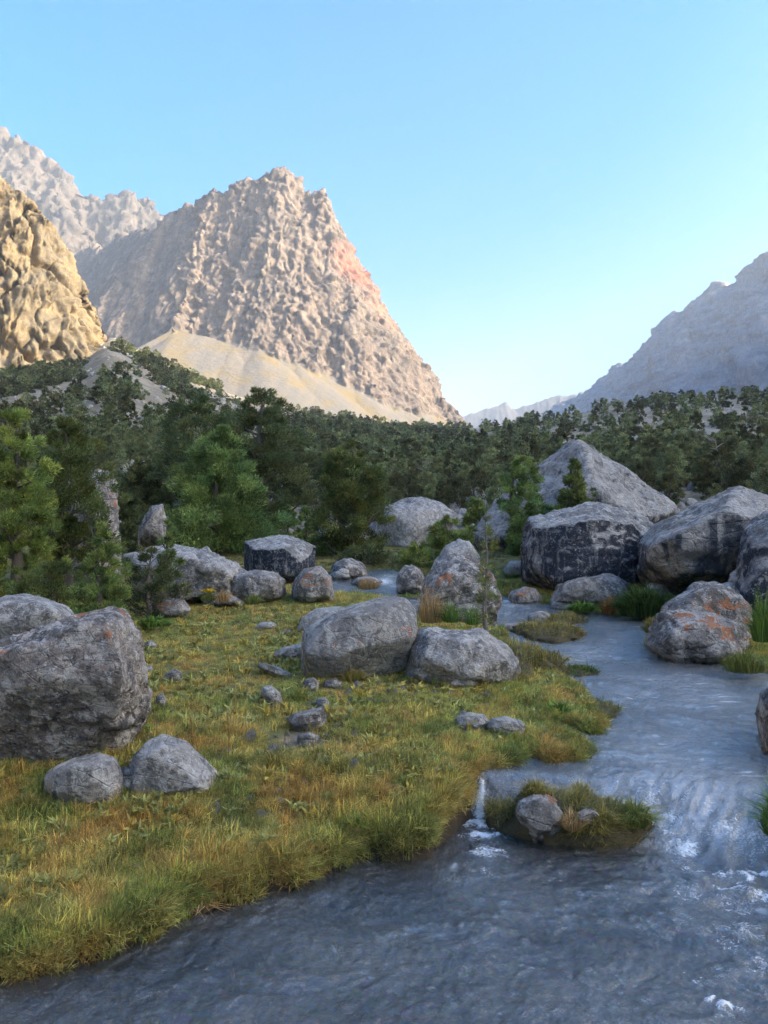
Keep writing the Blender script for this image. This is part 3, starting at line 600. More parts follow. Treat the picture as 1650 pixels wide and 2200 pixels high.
R('grey boulder half hidden under the feathery juniper beside the dome', [(668,1150),(690,1136),(740,1130),(790,1150),(800,1200),(720,1210),(675,1190)], 25, 2.6, 'palefine', 1.1)
R('huge grey pyramid boulder rising above the streaked block', [(1010,1155),(1035,1110),(1100,1055),(1165,1008),(1237,949),(1252,951),(1300,992),(1345,1025),(1400,1058),(1468,1094),(1440,1112),(1350,1150),(1290,1200),(1080,1215)], 23, 6.0, 'slab', .9, lvl=6, p=90, front=.5, fs=(25, 30), extra=[(1240,951,-1.2),(1275,1085,-2.6),(1020,1140,-1.0)], strata=.8, steps=.5, chips=3)
R('massive dark boulder with vertical pale and blue-black water streaks', [(1126,1262),(1122,1170),(1138,1115),(1200,1098),(1262,1080),(1300,1076),(1355,1092),(1400,1128),(1402,1180),(1385,1262)], 17.2, 4.2, 'streak', .9, lvl=6, fs=(-8, 22), front=.8, p=60, steps=.5)
R('giant tilted grey slab boulder with a sharp peak on the far bank', [(1372,1235),(1376,1165),(1410,1132),(1470,1098),(1545,1060),(1590,1047),(1640,1075),(1750,1120),(1840,1190),(1840,1285),(1500,1285),(1430,1262)], 15.4, 4.2, 'slab', .8, lvl=6, p=90, front=.7, fs=(-25, 18), extra=[(1480,1270,-1.9),(1585,1052,-.3),(1392,1170,-1.3),(1520,1100,-1.0),(1620,1150,-1.5)], steps=.4, under=.4, chips=6)
R('dark shadowed rock face right beside the giant slab', [(1560,1280),(1600,1130),(1680,1090),(1800,1120),(1820,1330),(1600,1330)], 13.6, 2.4, 'streak', .9, lvl=5, p=26)
R('low pale striated boulder below the streaked block', [(1175,1292),(1195,1262),(1240,1245),(1320,1232),(1352,1258),(1356,1290),(1300,1302),(1200,1304)], 15.2, 1.8, 'brown', .9, strata=1)
R('dark wet boulder with a red lichen spot at the far stream edge', [(1090,1284),(1100,1268),(1128,1262),(1152,1266),(1165,1285),(1155,1300),(1100,1299)], 15.6, .9, 'orange', .9)
R('small dark rock between the wet boulder and the green herbs', [(1180,1305),(1190,1293),(1225,1293),(1240,1306),(1225,1314),(1190,1312)], 14.2, .5, 'brown', 1, cat='stone')
R('white-topped stone peeping from the green herbs', [(1378,1275),(1395,1252),(1425,1256),(1445,1275),(1420,1285)], 14.6, .6, 'pale', 1, cat='stone')
R('low grey stone at the foot of the green herbs', [(1230,1316),(1240,1305),(1262,1308),(1270,1320),(1240,1322)], 13.2, .4, 'pale', 1, cat='stone')
R('low shadowed rock between the streaked block and the giant slab', [(1380,1290),(1390,1265),(1420,1262),(1440,1290),(1400,1300)], 15.4, .9, 'brown', 1)
R('pale rock at the shaded foot of the pyramid boulder', [(1080,1225),(1095,1205),(1125,1205),(1130,1235),(1085,1240)], 18.5, .9, 'pale', 1, cat='stone')
R('orange-topped craggy boulder on the far bank above its larger neighbour', [(1405,1320),(1430,1295),(1490,1262),(1535,1248),(1565,1255),(1600,1262),(1628,1300),(1640,1365),(1500,1365),(1420,1350)], 10.9, 1.2, 'orange', 1.1, lvl=5, auto=False, steps=1.3, p=40)
R('big brown boulder with orange lichen standing in the stream by the far bank', [(1386,1385),(1400,1335),(1425,1316),(1485,1312),(1545,1325),(1595,1345),(1625,1372),(1630,1400),(1555,1422),(1450,1418)], 9.35, 1.5, 'orange', 1.0, lvl=6, fs=(-5, 8))
R('rounded pale boulder behind the bare sapling at the bend', [(930,1225),(955,1175),(990,1158),(1020,1166),(1035,1200),(1030,1260),(940,1260)], 14.8, 1.6, 'pale', .8)
R('grey rounded boulder standing in the channel left of the orange-crowned one', [(850,1272),(854,1232),(870,1214),(895,1213),(912,1240),(914,1275),(880,1282)], 14.2, 1.0, 'brown', .9)
R('large orange-crowned lichen boulder splitting the stream', [(888,1310),(905,1255),(935,1212),(975,1195),(1010,1198),(1050,1225),(1080,1270),(1078,1315),(1040,1338),(930,1336)], 11.6, 1.7, 'orange', 1.1, lvl=6, steps=1.2)
R('low round grey rock at the foot of the orange-crowned boulder', [(955,1335),(965,1300),(1000,1290),(1045,1296),(1052,1330),(1010,1345)], 10.9, .6, 'brown', 1)
R('flat wet rock ledge in the stream near the bare sapling', [(1070,1350),(1085,1341),(1130,1338),(1140,1346),(1110,1356)], 10.9, .5, 'brown', .8, cat='stone')
R('small dark rock with grass in midstream upstream of the islets', [(1128,1336),(1135,1320),(1165,1312),(1185,1320),(1188,1336),(1150,1340)], 12.0, .5, 'brown', 1, cat='stone')
R('smooth grey boulder with a slanting dark underside in the middle of the meadow', [(648,1390),(655,1350),(700,1322),(760,1300),(830,1282),(875,1286),(893,1312),(895,1365),(880,1400),(850,1446),(760,1458),(680,1458),(652,1448)], 8.0, .95, 'grey_orange', .5, lvl=6, front=.5, fs=(-20, -10), extra=[(660,1400,-.55),(885,1366,-.35),(760,1418,-.62),(690,1440,-.5)], steps=.3, under=.45, chips=5)
R('smaller grey boulder tucked behind the smooth meadow boulder', [(636,1352),(650,1325),(680,1308),(730,1303),(760,1320),(740,1360),(660,1365)], 9.6, .7, 'grey', .6, steps=.4)
R('low grey rock running out under the grass from the smooth meadow boulder', [(583,1405),(610,1390),(650,1382),(670,1400),(665,1425),(610,1420)], 8.6, .5, 'grey', .8, steps=.4)
R('broad pale speckled boulder sloping to the stream bank', [(868,1450),(880,1385),(900,1350),(935,1362),(990,1352),(1050,1362),(1092,1388),(1120,1430),(1090,1462),(920,1474)], 7.95, 1.2, 'palefine', .9, lvl=6, fs=(6, 10), steps=.6)
R('dark overhung rock wedged between the two meadow boulders', [(870,1430),(880,1395),(915,1395),(935,1425),(920,1450),(880,1452)], 7.95, .4, 'rough', 1.3)
R('flat pale rock just under the sloping speckled boulder', [(950,1474),(970,1460),(1010,1456),(1030,1466),(1010,1480)], 7.9, .3, 'palefine', 1, cat='stone')
R('low pale boulder behind the big rough foreground one', [(-60,1300),(0,1284),(90,1284),(130,1298),(155,1316),(170,1345),(100,1380),(-60,1390)], 8.6, 1.3, 'palefine', .6, steps=.5, lvl=5, auto=False)
R('big rough dark boulder crusted with pale and orange lichen', [(-120,1425),(0,1398),(80,1372),(150,1343),(232,1312),(268,1314),(298,1360),(314,1430),(328,1500),(318,1535),(255,1590),(120,1635),(0,1652),(-120,1660)], 6.15, 1.5, 'rough', 1.0, lvl=6, p=50, front=.62, fs=(-10, -22), extra=[(170,1450,-.7),(0,1500,-.75),(300,1440,-.3)], steps=.9, under=.35, chips=6)
R('low dark boulder at the water seep on the meadow edge', [(320,1315),(330,1293),(365,1284),(395,1290),(410,1312),(390,1328),(335,1326)], 11.4, .7, 'orange', 1.1)
R('rounded lichen-white boulder nearest the camera on the grass', [(82,1686),(110,1650),(160,1628),(215,1617),(250,1630),(264,1665),(262,1720),(200,1735),(110,1715)], 4.85, .42, 'palefine', .8, lvl=5, steps=.5)
R('pointed speckled grey boulder in the grass beside the lichen-white one', [(268,1690),(280,1640),(292,1602),(350,1577),(395,1590),(440,1630),(482,1682),(470,1700),(390,1702),(290,1715)], 4.95, .5, 'palefine', .8, lvl=6, p=60, fs=(-10, 6), steps=.6)
R('small dark rock wedged between the two foreground grass boulders', [(250,1670),(262,1648),(300,1645),(310,1675),(290,1705),(260,1705)], 5.0, .3, 'grey', 1, cat='stone')
for lab, o, Yd, T, mt in [
  ('flat slab stone lying on the short grass behind the meadow boulder', [(549,1349),(556,1339),(588,1337),(597,1343),(590,1352),(556,1354)], 10.6, .35, 'pale'),
  ('small pale cobble beside the flat slab stone', [(604,1362),(608,1353),(620,1352),(627,1358),(622,1365)], 10.2, .2, 'grey'),
  ('small grey stone near the edge of the rough foreground boulder', [(308,1390),(313,1379),(328,1376),(338,1385),(334,1392)], 9.2, .3, 'grey'),
  ('dark rounded stone alone in the green meadow', [(348,1462),(356,1444),(375,1437),(392,1446),(394,1462),(370,1468)], 7.6, .3, 'brown'),
  ('little stone half sunk in the grass touching the rough boulder', [(305,1440),(312,1430),(325,1430),(330,1440),(318,1446)], 8.0, .2, 'grey'),
  ('pinkish upright stone at the corner of the rough boulder', [(334,1512),(338,1494),(350,1490),(358,1505),(354,1520)], 6.6, .2, 'palefine'),
  ('pale mottled stone at the head of the muddy hollow', [(560,1495),(563,1475),(582,1472),(603,1490),(607,1510),(590,1518)], 7.1, .25, 'palefine'),
  ('grey stone under the front corner of the smooth meadow boulder', [(648,1480),(652,1461),(672,1455),(686,1464),(684,1482),(662,1488)], 7.45, .25, 'brown'),
  ('second grey stone beside the boulder corner further into the grass', [(690,1478),(698,1460),(722,1458),(736,1468),(730,1480)], 7.5, .25, 'brown'),
  ('small grey stone above the dark angular rock in the hollow', [(676,1512),(682,1500),(698,1498),(708,1508),(704,1524),(688,1526)], 6.9, .2, 'palefine'),
  ('dark angular rock lying across the muddy hollow', [(610,1548),(628,1535),(668,1526),(700,1516),(706,1545),(690,1566),(650,1572),(622,1562)], 6.45, .35, 'brown'),
  ('rough stone standing in the mud of the hollow', [(634,1598),(642,1578),(664,1572),(686,1580),(684,1602),(656,1612)], 6.05, .2, 'grey'),
  ('half buried pale rock in the grass near the shore', [(972,1562),(985,1538),(1010,1530),(1040,1536),(1056,1556),(1020,1570)], 6.65, .3, 'pale'),
  ('low pale rock pointing at the stream beside its half buried twin', [(1046,1562),(1056,1543),(1088,1538),(1120,1550),(1132,1566),(1110,1582),(1075,1578)], 6.5, .3, 'pale'),
  ('long thin stone in the grass left of the meadow boulder', [(548,1432),(560,1424),(600,1434),(640,1452),(620,1456),(580,1446)], 8.0, .3, 'grey'),
  ('pale stone in the sedge at the far bank', [(1588,1436),(1592,1418),(1612,1412),(1632,1420),(1634,1440),(1605,1446)], 8.6, .3, 'pale'),
  ('grey stone by the dry grass on the far bank', [(1206,1298),(1212,1290),(1228,1290),(1232,1300),(1215,1304)], 13.9, .3, 'grey')]:
    R(lab, o, Yd, T, mt, .8, cat='stone', group='small stones in the meadow and stream', front=.6, sink=.3)
R('dark boulder leaning in at the frame edge on the far bank', [(1622,1530),(1632,1490),(1660,1462),(1760,1450),(1780,1600),(1700,1640),(1640,1600)], 6.1, .9, 'rough', 1.1, lvl=5)
R('orange-spotted rock exposed on the front of the grassy midstream islet', [(1104,1748),(1114,1722),(1145,1708),(1186,1710),(1210,1732),(1222,1772),(1210,1806),(1150,1796)], 4.92, .30, 'orange', 1., lvl=5, auto=False)
R('lichen-white rock bedded in the crown of the midstream islet', [(1232,1766),(1238,1744),(1258,1732),(1286,1740),(1300,1760),(1284,1776),(1250,1780)], 4.93, .34, 'palefine', 1., lvl=5, auto=False)

# ------------------------------------------------------------------ trees
def tube(pts, rads, ns=7):
    V = []; Fc = []; pts = np.array(pts, float)
    for i, p in enumerate(pts):
        d = pts[min(i + 1, len(pts) - 1)] - pts[max(i - 1, 0)]; d /= np.linalg.norm(d) + 1e-9
        a = np.cross(d, [1, 0, 0]) if abs(d[0]) < .8 else np.cross(d, [0, 1, 0]); a /= np.linalg.norm(a); b = np.cross(d, a)
        for k in range(ns):
            an = 2 * math.pi * k / ns; V.append(p + (a * math.cos(an) + b * math.sin(an)) * rads[i])
    for i in range(len(pts) - 1):
        for k in range(ns):
            Fc.append([i * ns + k, i * ns + (k + 1) % ns, (i + 1) * ns + (k + 1) % ns, (i + 1) * ns + k])
    return np.array(V), np.array(Fc)
def join(parts):
    Vs, Fs, n = [], [], 0
    for v, f in parts: Vs.append(v); Fs.append(f + n); n += len(v)
    return np.concatenate(Vs), np.concatenate(Fs)
PROF = {
 'cone': lambda t: np.interp(t, [0, .08, .25, .6, .9, 1], [.55, .9, 1.0, .62, .2, .04]),
 'round': lambda t: np.interp(t, [0, .1, .3, .6, .85, 1], [.5, .8, 1.0, .95, .6, .12]),
 'column': lambda t: np.interp(t, [0, .1, .4, .75, 1], [.6, .85, 1.0, .75, .1]),
 'irregular': lambda t: np.interp(t, [0, .12, .25, .4, .6, .8, 1], [.45, .9, .75, 1.0, .8, .6, .12])}
def crown(h, rad, prof, ncl, nlf, ll, seed, mat, base=.06, crad=.2, up=.45, lw=.3, inner=.35, name='crown'):
    r = np.random.default_rng(seed); pf = PROF[prof]
    tt = r.random(ncl * 6); tt = tt[r.random(len(tt)) < pf(tt) * .9 + .1][:ncl]; ncl = len(tt)
    an = r.uniform(0, 2 * math.pi, ncl)
    lob = 1 + .28 * np.sin(an * 3 + seed + tt * 5) + .2 * np.sin(an * 2 - tt * 9 + seed * 2) + .15 * r.normal(size=ncl)
    rr = pf(tt) * rad * np.clip(lob, .45, 1.4) * np.where(r.random(ncl) < .72, r.uniform(.72, 1., ncl), r.uniform(inner, .75, ncl))
    z = h * (base + (1 - base) * tt)
    C = np.stack([np.cos(an) * rr, np.sin(an) * rr, z], 1)
    cr = crad * rad * r.uniform(.6, 1.25, ncl) * (.55 + .45 * pf(tt))
    ctint = np.clip(1 + .28 * r.normal(size=ncl), .45, 1.7); cyel = r.random(ncl)
    n = ncl * nlf; ci = np.repeat(np.arange(ncl), nlf)
    q = r.normal(size=(n, 3)); q /= np.linalg.norm(q, axis=1)[:, None]; q *= (r.random(n) ** .45)[:, None]
    pos = C[ci] + q * (cr[ci, None] * np.array([1, 1, .8]))
    out = pos - np.array([0, 0, 0]); out[:, 2] = 0; out /= np.linalg.norm(out, axis=1)[:, None] + 1e-6
    d = out * .5 + np.array([0, 0, up]) + q * .5 + r.normal(size=(n, 3)) * .38; d /= np.linalg.norm(d, axis=1)[:, None]
    s = np.cross(d, r.normal(size=(n, 3))); s /= np.linalg.norm(s, axis=1)[:, None] + 1e-9
    L = (ll * r.uniform(.6, 1.4, n))[:, None]
    V = np.stack([pos - s * L * lw * .5, pos + s * L * lw * .5, pos + d * L], 1).reshape(-1, 3)
    V[:, 2] = np.maximum(V[:, 2], .02)
    ti = ctint[ci] * np.clip(1 + .25 * r.normal(size=n), .5, 1.6)
    tint = np.stack([ti * (1 + .25 * cyel[ci]), ti, ti * (1 - .2 * cyel[ci])], 1); tint = np.repeat(tint, 3, 0)
    return mesh_np(name, V, np.arange(3 * n).reshape(-1, 3), False, [mat], tint), C
def trunk(h, r0, C, nb, seed, mat, lean=0, top=.9, name='trunk', brr=.3):
    r = np.random.default_rng(seed); k = 7; px = np.cumsum(r.normal(size=k) * .02 * h); py = np.cumsum(r.normal(size=k) * .02 * h)
    zz = np.linspace(-.04 * h, h * top, k); pts = np.stack([px - px[0] + lean * np.linspace(0, 1, k) * h, py - py[0], zz], 1)
    parts = [tube(pts, np.linspace(r0, r0 * .15, k), 8)]
    sel = r.permutation(len(C))[:nb]
    for i in sel:
        c = C[i]; zb = max(.05 * h, c[2] - .18 * h * r.uniform(.3, 1.2)); b = np.array([np.interp(zb, zz, pts[:, a]) for a in (0, 1)] + [zb])
        mid = (b + c) / 2 + r.normal(size=3) * .04 * h
        rb = r0 * brr * (1 - .6 * zb / h); parts.append(tube([b, mid, c], [rb, rb * .6, rb * .15], 5))
    V, Fc = join(parts); return mesh_np(name, V, Fc, True, [mat])
def place_tree(name, label, cat, loc, rz, tm, cm, group, sc=1.):
    e = empty(name, loc, rz); e.scale = (sc, sc, sc); tag(e, label, cat, group)
    if tm: link('trunk', tm, e)
    if cm: link('crown', cm, e)
    return e
def near_tree(label, u, vb, vt, wpx, Y, prof, mat, seed, ncl=130, nlf=130, ll=.10, nb=14, cat='juniper tree', name='juniper_tree', bark='bark', **kw):
    b = P(u, vb, Y); h = (vb - vt) / F * Y; rad = wpx / F * Y / 2
    gz = float(ground_z(np.array([b[0]]), np.array([b[1]]))[0]); z0 = min(gz, b[2]); h += b[2] - z0
    cm, C = crown(h * .97, rad * .92, prof, ncl, nlf, ll, seed, M[mat], **kw)
    tm = trunk(h, max(.05, h * .035), C, nb, seed, M[bark])
    return place_tree(name, label, cat, (b[0], b[1], z0), 0, tm, cm, 'junipers standing among the boulders')
T = near_tree
T('tall olive-yellow juniper at the meadow corner beside the blocky boulder', 25, 1300, 862, 215, 12.5, 'irregular', 'fol_olive', 1, 210, 190, .06, 26, crad=.19, inner=.2)
T('feathery grey-green juniper spreading over the orange-spotted blocky boulder', 150, 1290, 890, 215, 14.2, 'irregular', 'fol_mid', 2, 190, 190, .06, 30, base=.22, crad=.21, inner=.2)
T('slim bright green young conifer in front of the blocky boulder', 222, 1340, 1100, 130, 9.6, 'cone', 'fol_light', 3, 110, 150, .045, 8, crad=.22)
T('dense green thicket of low juniper behind the pale boulder', 110, 1320, 1205, 190, 10.8, 'round', 'fol_mid', 4, 110, 120, .05, 10, name='juniper_shrub', cat='juniper shrub')
T('scrawny little juniper growing over the whaleback boulder', 358, 1235, 1112, 62, 12.2, 'irregular', 'fol_mid', 5, 45, 90, .05, 12, crad=.3, base=.25)
T('sprawling thin juniper bush in front of the whaleback boulder', 318, 1310, 1175, 150, 11.6, 'round', 'fol_dark', 6, 60, 110, .05, 26, inner=.2, name='juniper_shrub', cat='juniper shrub')
T('broad bright green juniper with drooping lobes beside the flat-topped block', 470, 1200, 898, 245, 23, 'cone', 'fol_mid', 7, 250, 220, .095, 16, crad=.22)
T('round dark juniper crown rising behind the bright green one', 425, 1190, 835, 230, 32, 'round', 'fol_dark', 8, 240, 210, .12, 20, crad=.19, base=.1)
T('large dark shaggy juniper standing over the flat-topped block', 560, 1200, 828, 220, 30, 'round', 'fol_dark', 9, 250, 210, .12, 26, crad=.18, base=.1)
T('dark low juniper filling the gap left of the bright green one', 300, 1190, 985, 130, 30, 'round', 'fol_dark', 10, 120, 130, .15, 14)
T('feathery upright juniper in front of the dome boulder', 748, 1225, 942, 165, 22.5, 'round', 'fol_mid', 11, 230, 200, .085, 26, crad=.22, base=.06)
T('slender sapling with pale leaves behind the flat-topped block', 655, 1180, 1085, 42, 24, 'column', 'fol_light', 12, 40, 80, .09, 6, name='birch_sapling', cat='sapling')
T('slender grey-green sapling next to the pale-leaved one', 622, 1175, 1080, 40, 25, 'column', 'fol_mid', 13, 40, 80, .09, 6, name='birch_sapling', cat='sapling')
T('narrow green juniper against the left flank of the pyramid boulder', 1127, 1205, 968, 105, 20, 'column', 'fol_mid', 14, 130, 150, .08, 14, crad=.24)
T('pointed dark green juniper growing on top of the streaked boulder', 1232, 1125, 980, 105, 19.3, 'cone', 'fol_mid', 15, 120, 150, .08, 10, crad=.26)
T('small side shoot juniper right of the pointed one on the streaked boulder', 1275, 1110, 1040, 42, 19.2, 'cone', 'fol_mid', 16, 40, 90, .07, 5, crad=.3)
T('leaning light green bush below the dome boulder', 965, 1205, 1110, 110, 19.5, 'round', 'fol_light', 17, 80, 110, .08, 10, name='willow_bush', cat='bush')
T('low green bush at the edge of the channel under the dome boulder', 900, 1230, 1165, 85, 19.3, 'round', 'fol_light', 18, 60, 100, .07, 8, name='willow_bush', cat='bush')
T('tangled brown-green brush at the foot of the feathery juniper', 790, 1240, 1165, 130, 20.5, 'round', 'fol_dark', 19, 60, 90, .08, 30, name='willow_bush', cat='bush')
T('bright green juniper between the dome and the pyramid boulder', 1024, 1140, 1062, 62, 33, 'cone', 'fol_mid', 20, 70, 110, .13, 5)
T('dusky juniper filling the gap beside the fin of rock', 258, 1215, 1035, 90, 22, 'round', 'fol_dark', 21, 90, 120, .11, 12)
T('shrubby juniper behind the low brown boulder', 560, 1215, 1120, 110, 24.5, 'round', 'fol_mid', 22, 70, 110, .1, 12, name='juniper_shrub', cat='juniper shrub')
# bare sapling
def bare_tree(label, u, vb, vt, wpx, Y, seed, nb=60, fol=True):
    b = P(u, vb, Y); h = (vb - vt) / F * Y; r = np.random.default_rng(seed)
    k = 9; zz = np.linspace(0, h, k); xs = np.cumsum(r.normal(size=k)) * .012 * h; pts = np.stack([xs - xs[0], np.cumsum(r.normal(size=k)) * .01 * h, zz], 1)
    parts = [tube(pts, np.linspace(.022 * h, .004, k), 7)]; tips = []
    for i in range(nb):
        t_ = r.uniform(.04, .97); s = np.array([np.interp(t_ * h, zz, pts[:, a]) for a in (0, 1)] + [t_ * h]); an = r.uniform(0, 6.28)
        L = wpx / F * Y / 2 * r.uniform(.4, 1.1) * (1.1 - .7 * t_); d = np.array([math.cos(an), math.sin(an), r.uniform(-.5, .5)])
        m_ = s + d * L * .5 + np.array([0, 0, -.05 * L]); e_ = s + d * L + np.array([0, 0, r.uniform(-.35, .1) * L]); parts.append(tube([s, m_, e_], [.005, .0035, .0012], 4)); tips.append(e_)
        for q in range(3):
            g = m_ + (e_ - m_) * r.random(); parts.append(tube([g, g + r.normal(size=3) * L * .22], [.003, .001], 3))
    V, Fc = join(parts); tm = mesh_np('trunk', V, Fc, True, [M['dead']])
    e = empty('bare_juniper', tuple(b)); tag(e, label, 'juniper tree', 'junipers standing among the boulders'); link('trunk', tm, e)
    if fol:
        cm, _ = crown(h * 1.0, wpx / F * Y / 2 * .55, 'column', 60, 42, .035, seed, M['fol_olive'], base=.1, crad=.45, lw=.2); link('crown', cm, e)
bare_tree('thin half-dead sapling with bare twigs on the speckled boulder', 1046, 1365, 1100, 66, 8.9, 5, 90)
def snag(label, u, vb, vt, Y, seed):
    b = P(u, vb, Y); h = (vb - vt) / F * Y; r = np.random.default_rng(seed)
    parts = [tube([[0, 0, 0], [.03 * h, 0, h * .5], [0, 0, h]], [.03 * h, .02 * h, .004 * h], 6)]
    for i in range(16):
        t_ = r.uniform(.3, .95); an = r.uniform(0, 6.28); s = np.array([0, 0, t_ * h]); d = np.array([math.cos(an), math.sin(an) * .6, r.uniform(.1, .8)]) * h * r.uniform(.12, .3)
        parts.append(tube([s, s + d * .5 + r.normal(size=3) * .02 * h, s + d], [.011 * h, .007 * h, .002 * h], 4))
    V, Fc = join(parts); o = link('dead_tree', mesh_np('dead_tree', V, Fc, True, [M['dead']]), loc=tuple(b)); tag(o, label, 'dead tree')

# hillside trees: shared kinds
rt = np.random.default_rng(77)
MID = []
for i, (pf, w_) in enumerate([('cone', .27), ('round', .36), ('irregular', .33), ('column', .24), ('cone', .34)]):
    cm, C = crown(1., w_, pf, 100, 90, .036, 300 + i, M['fol_far'], crad=.27, lw=.42, base=.02); MID.append((cm, trunk(1., .028, C, 8, 300 + i, M['bark'], top=.8)))
FAR = []
for i, (pf, w_) in enumerate([('cone', .28), ('round', .42), ('irregular', .36), ('column', .26), ('cone', .38), ('round', .34)]):
    cm, C = crown(1., w_, pf, 36, 20, .10, 400 + i, M['fol_far'], crad=.33, lw=.6, base=0); FAR.append(cm)
def bare_patch(u, v):
    """how open the slope is at the place seen there"""
    return 0
N = 75000
uu = rt.uniform(-420, 2080, N); yy = np.exp(rt.uniform(math.log(29), math.log(620), N)); keep = rt.random(N) < (yy / 620) ** 1.1 * .93 + .07
uu, yy = uu[keep], yy[keep]
xx = (uu - 825) / F * yy; ysk = np.interp(uu, SKY[:, 0], SKY[:, 2]); zz = ground_z(xx, yy)
vv = 1100 - (zz - CAMZ) / yy * F
ok = yy < ysk * 1.03
op = fbm(xx / 22, yy / 45, 1.2, 4)                                       # open stony ground
dens = np.interp(vv, [700, 800, 860, 900, 960, 1100], [.42, .45, .6, .85, 1.05, 1.2])
dens = np.where((uu > 180) & (uu < 640), np.interp(vv, [700, 800, 870, 900, 960, 1000], [.34, .32, .45, .62, .9, 1.1]), dens)
dens = np.where(uu > 1080, np.interp(vv, [820, 870, 930, 1000], [1.2, .72, .78, 1.1]), dens)
ok &= (op * .9 + .5 > 1 - dens)
ok &= ~((uu < 250) & (yy > 345))
h = rt.uniform(3.4, 6.2, len(yy)) * np.interp(yy, [25, 70, 200, 600], [.95, .95, 1.0, 1.3]) * np.where(rt.random(len(yy)) < .18, .55, 1)
dv_ = np.clip(vv - np.interp(uu, SKY[:, 0], SKY[:, 1]), 0, 300); hpx = (22 + np.where(uu < 640, .20, .36) * dv_) * rt.uniform(.75, 1.1, len(yy))
h = np.minimum(h, hpx / F * yy)
thin = np.interp(vv, [700, 780, 860, 920, 980, 1040], [.30, .12, .10, .20, .55, 1.]); thin = np.where(uu > 950, np.interp(vv, [800, 880, 920, 960, 1000, 1050], [.6, .14, .12, .22, .55, 1.]), thin)
thin = np.where((uu > 560) & (uu <= 950), np.interp(vv, [880, 910, 940, 1000], [.18, .2, .36, .85]), thin)
thin = np.where((uu > 200) & (uu < 470) & (vv < np.interp(uu, SKY[:, 0], SKY[:, 1]) + 60), .95, thin)
# spacing
cell = {}; sel = []
for i in rt.permutation(np.nonzero(ok)[0]):
    s_ = max(1.7, h[i] * .42); key = (int(xx[i] // 8), int(yy[i] // 8)); good = True
    for a in (-1, 0, 1):
        for b_ in (-1, 0, 1):
            for j in cell.get((key[0] + a, key[1] + b_), ()):
                if (xx[i] - xx[j]) ** 2 + (yy[i] - yy[j]) ** 2 < s_ * s_: good = False; break
            if not good: break
        if not good: break
    if good: cell.setdefault(key, []).append(i); sel.append(i)
thin = np.where((uu > 0) & (uu < 300) & (vv < 860), .62, thin); sel = np.array(sel); sel = sel[rt.random(len(sel)) < (thin * np.clip(1.0 + op * 1.8, .03, 1.8))[sel]]
big = np.argsort(-(h[sel] / yy[sel]) * ((uu[sel] > -60) & (uu[sel] < 1710)))
singles, rest = sel[big[:255]], sel[big[255:]]
for n_, i in enumerate(singles):
    j = int(rt.integers(0, len(MID))); cm, tm = MID[j]
    near = yy[i]; u = uu[i]
    shape = ['slim conical', 'rounded', 'ragged', 'narrow upright', 'broad conical'][j]
    where = ('at the foot of the ochre cliff slope' if u < 330 else 'behind the dark shaggy junipers' if u < 620 else 'beyond the dome boulder' if u < 1000 else 'behind the pyramid boulder' if u < 1330 else 'above the giant slab boulder')
    size = 'large' if h[i] / near > .085 else 'medium' if h[i] / near > .05 else 'small'
    hmk = [(-1e9, 'left of the olive-yellow juniper'), (20, 'above the olive-yellow juniper'), (110, 'above the blocky boulder'), (220, 'above the young green conifer'), (300, 'above the pointed fin of rock'), (380, 'behind the broad bright juniper'), (520, 'behind the shaggy dark junipers'), (660, 'behind the feathery juniper'), (800, 'above the left shoulder of the dome boulder'), (890, 'above the crest of the dome boulder'), (960, 'between the dome and pyramid boulders'), (1070, 'behind the narrow juniper by the pyramid boulder'), (1180, 'behind the pyramid boulder peak'), (1290, 'above the right flank of the pyramid boulder'), (1400, 'behind the notch between pyramid and giant slab'), (1500, 'left of the giant slab peak'), (1590, 'above the giant slab peak'), (1650, 'past the giant slab at the frame edge')]
    where = [w for e_, w in hmk if u >= e_][-1]
    f_ = (vv[i] - np.interp(u, SKY[:, 0], SKY[:, 1])) / 200
    level = 'on the skyline' if f_ < .12 else 'high on the slope' if f_ < .4 else 'halfway up the slope' if f_ < .75 else 'low on the slope'
    lab = f'{size} {shape} juniper {level} {where}'
    place_tree('juniper_tree', lab, 'juniper tree', (xx[i], yy[i], zz[i] - .05), rt.uniform(0, 6.28), tm, cm, 'junipers on the valley slopes', h[i])
snag('bare dead snag with crooked branches above the giant slab boulder', 1537, 1075, 940, 48, 4)
snag('grey dead snag half hidden in the woods behind the dome boulder', 912, 1075, 985, 60, 9)

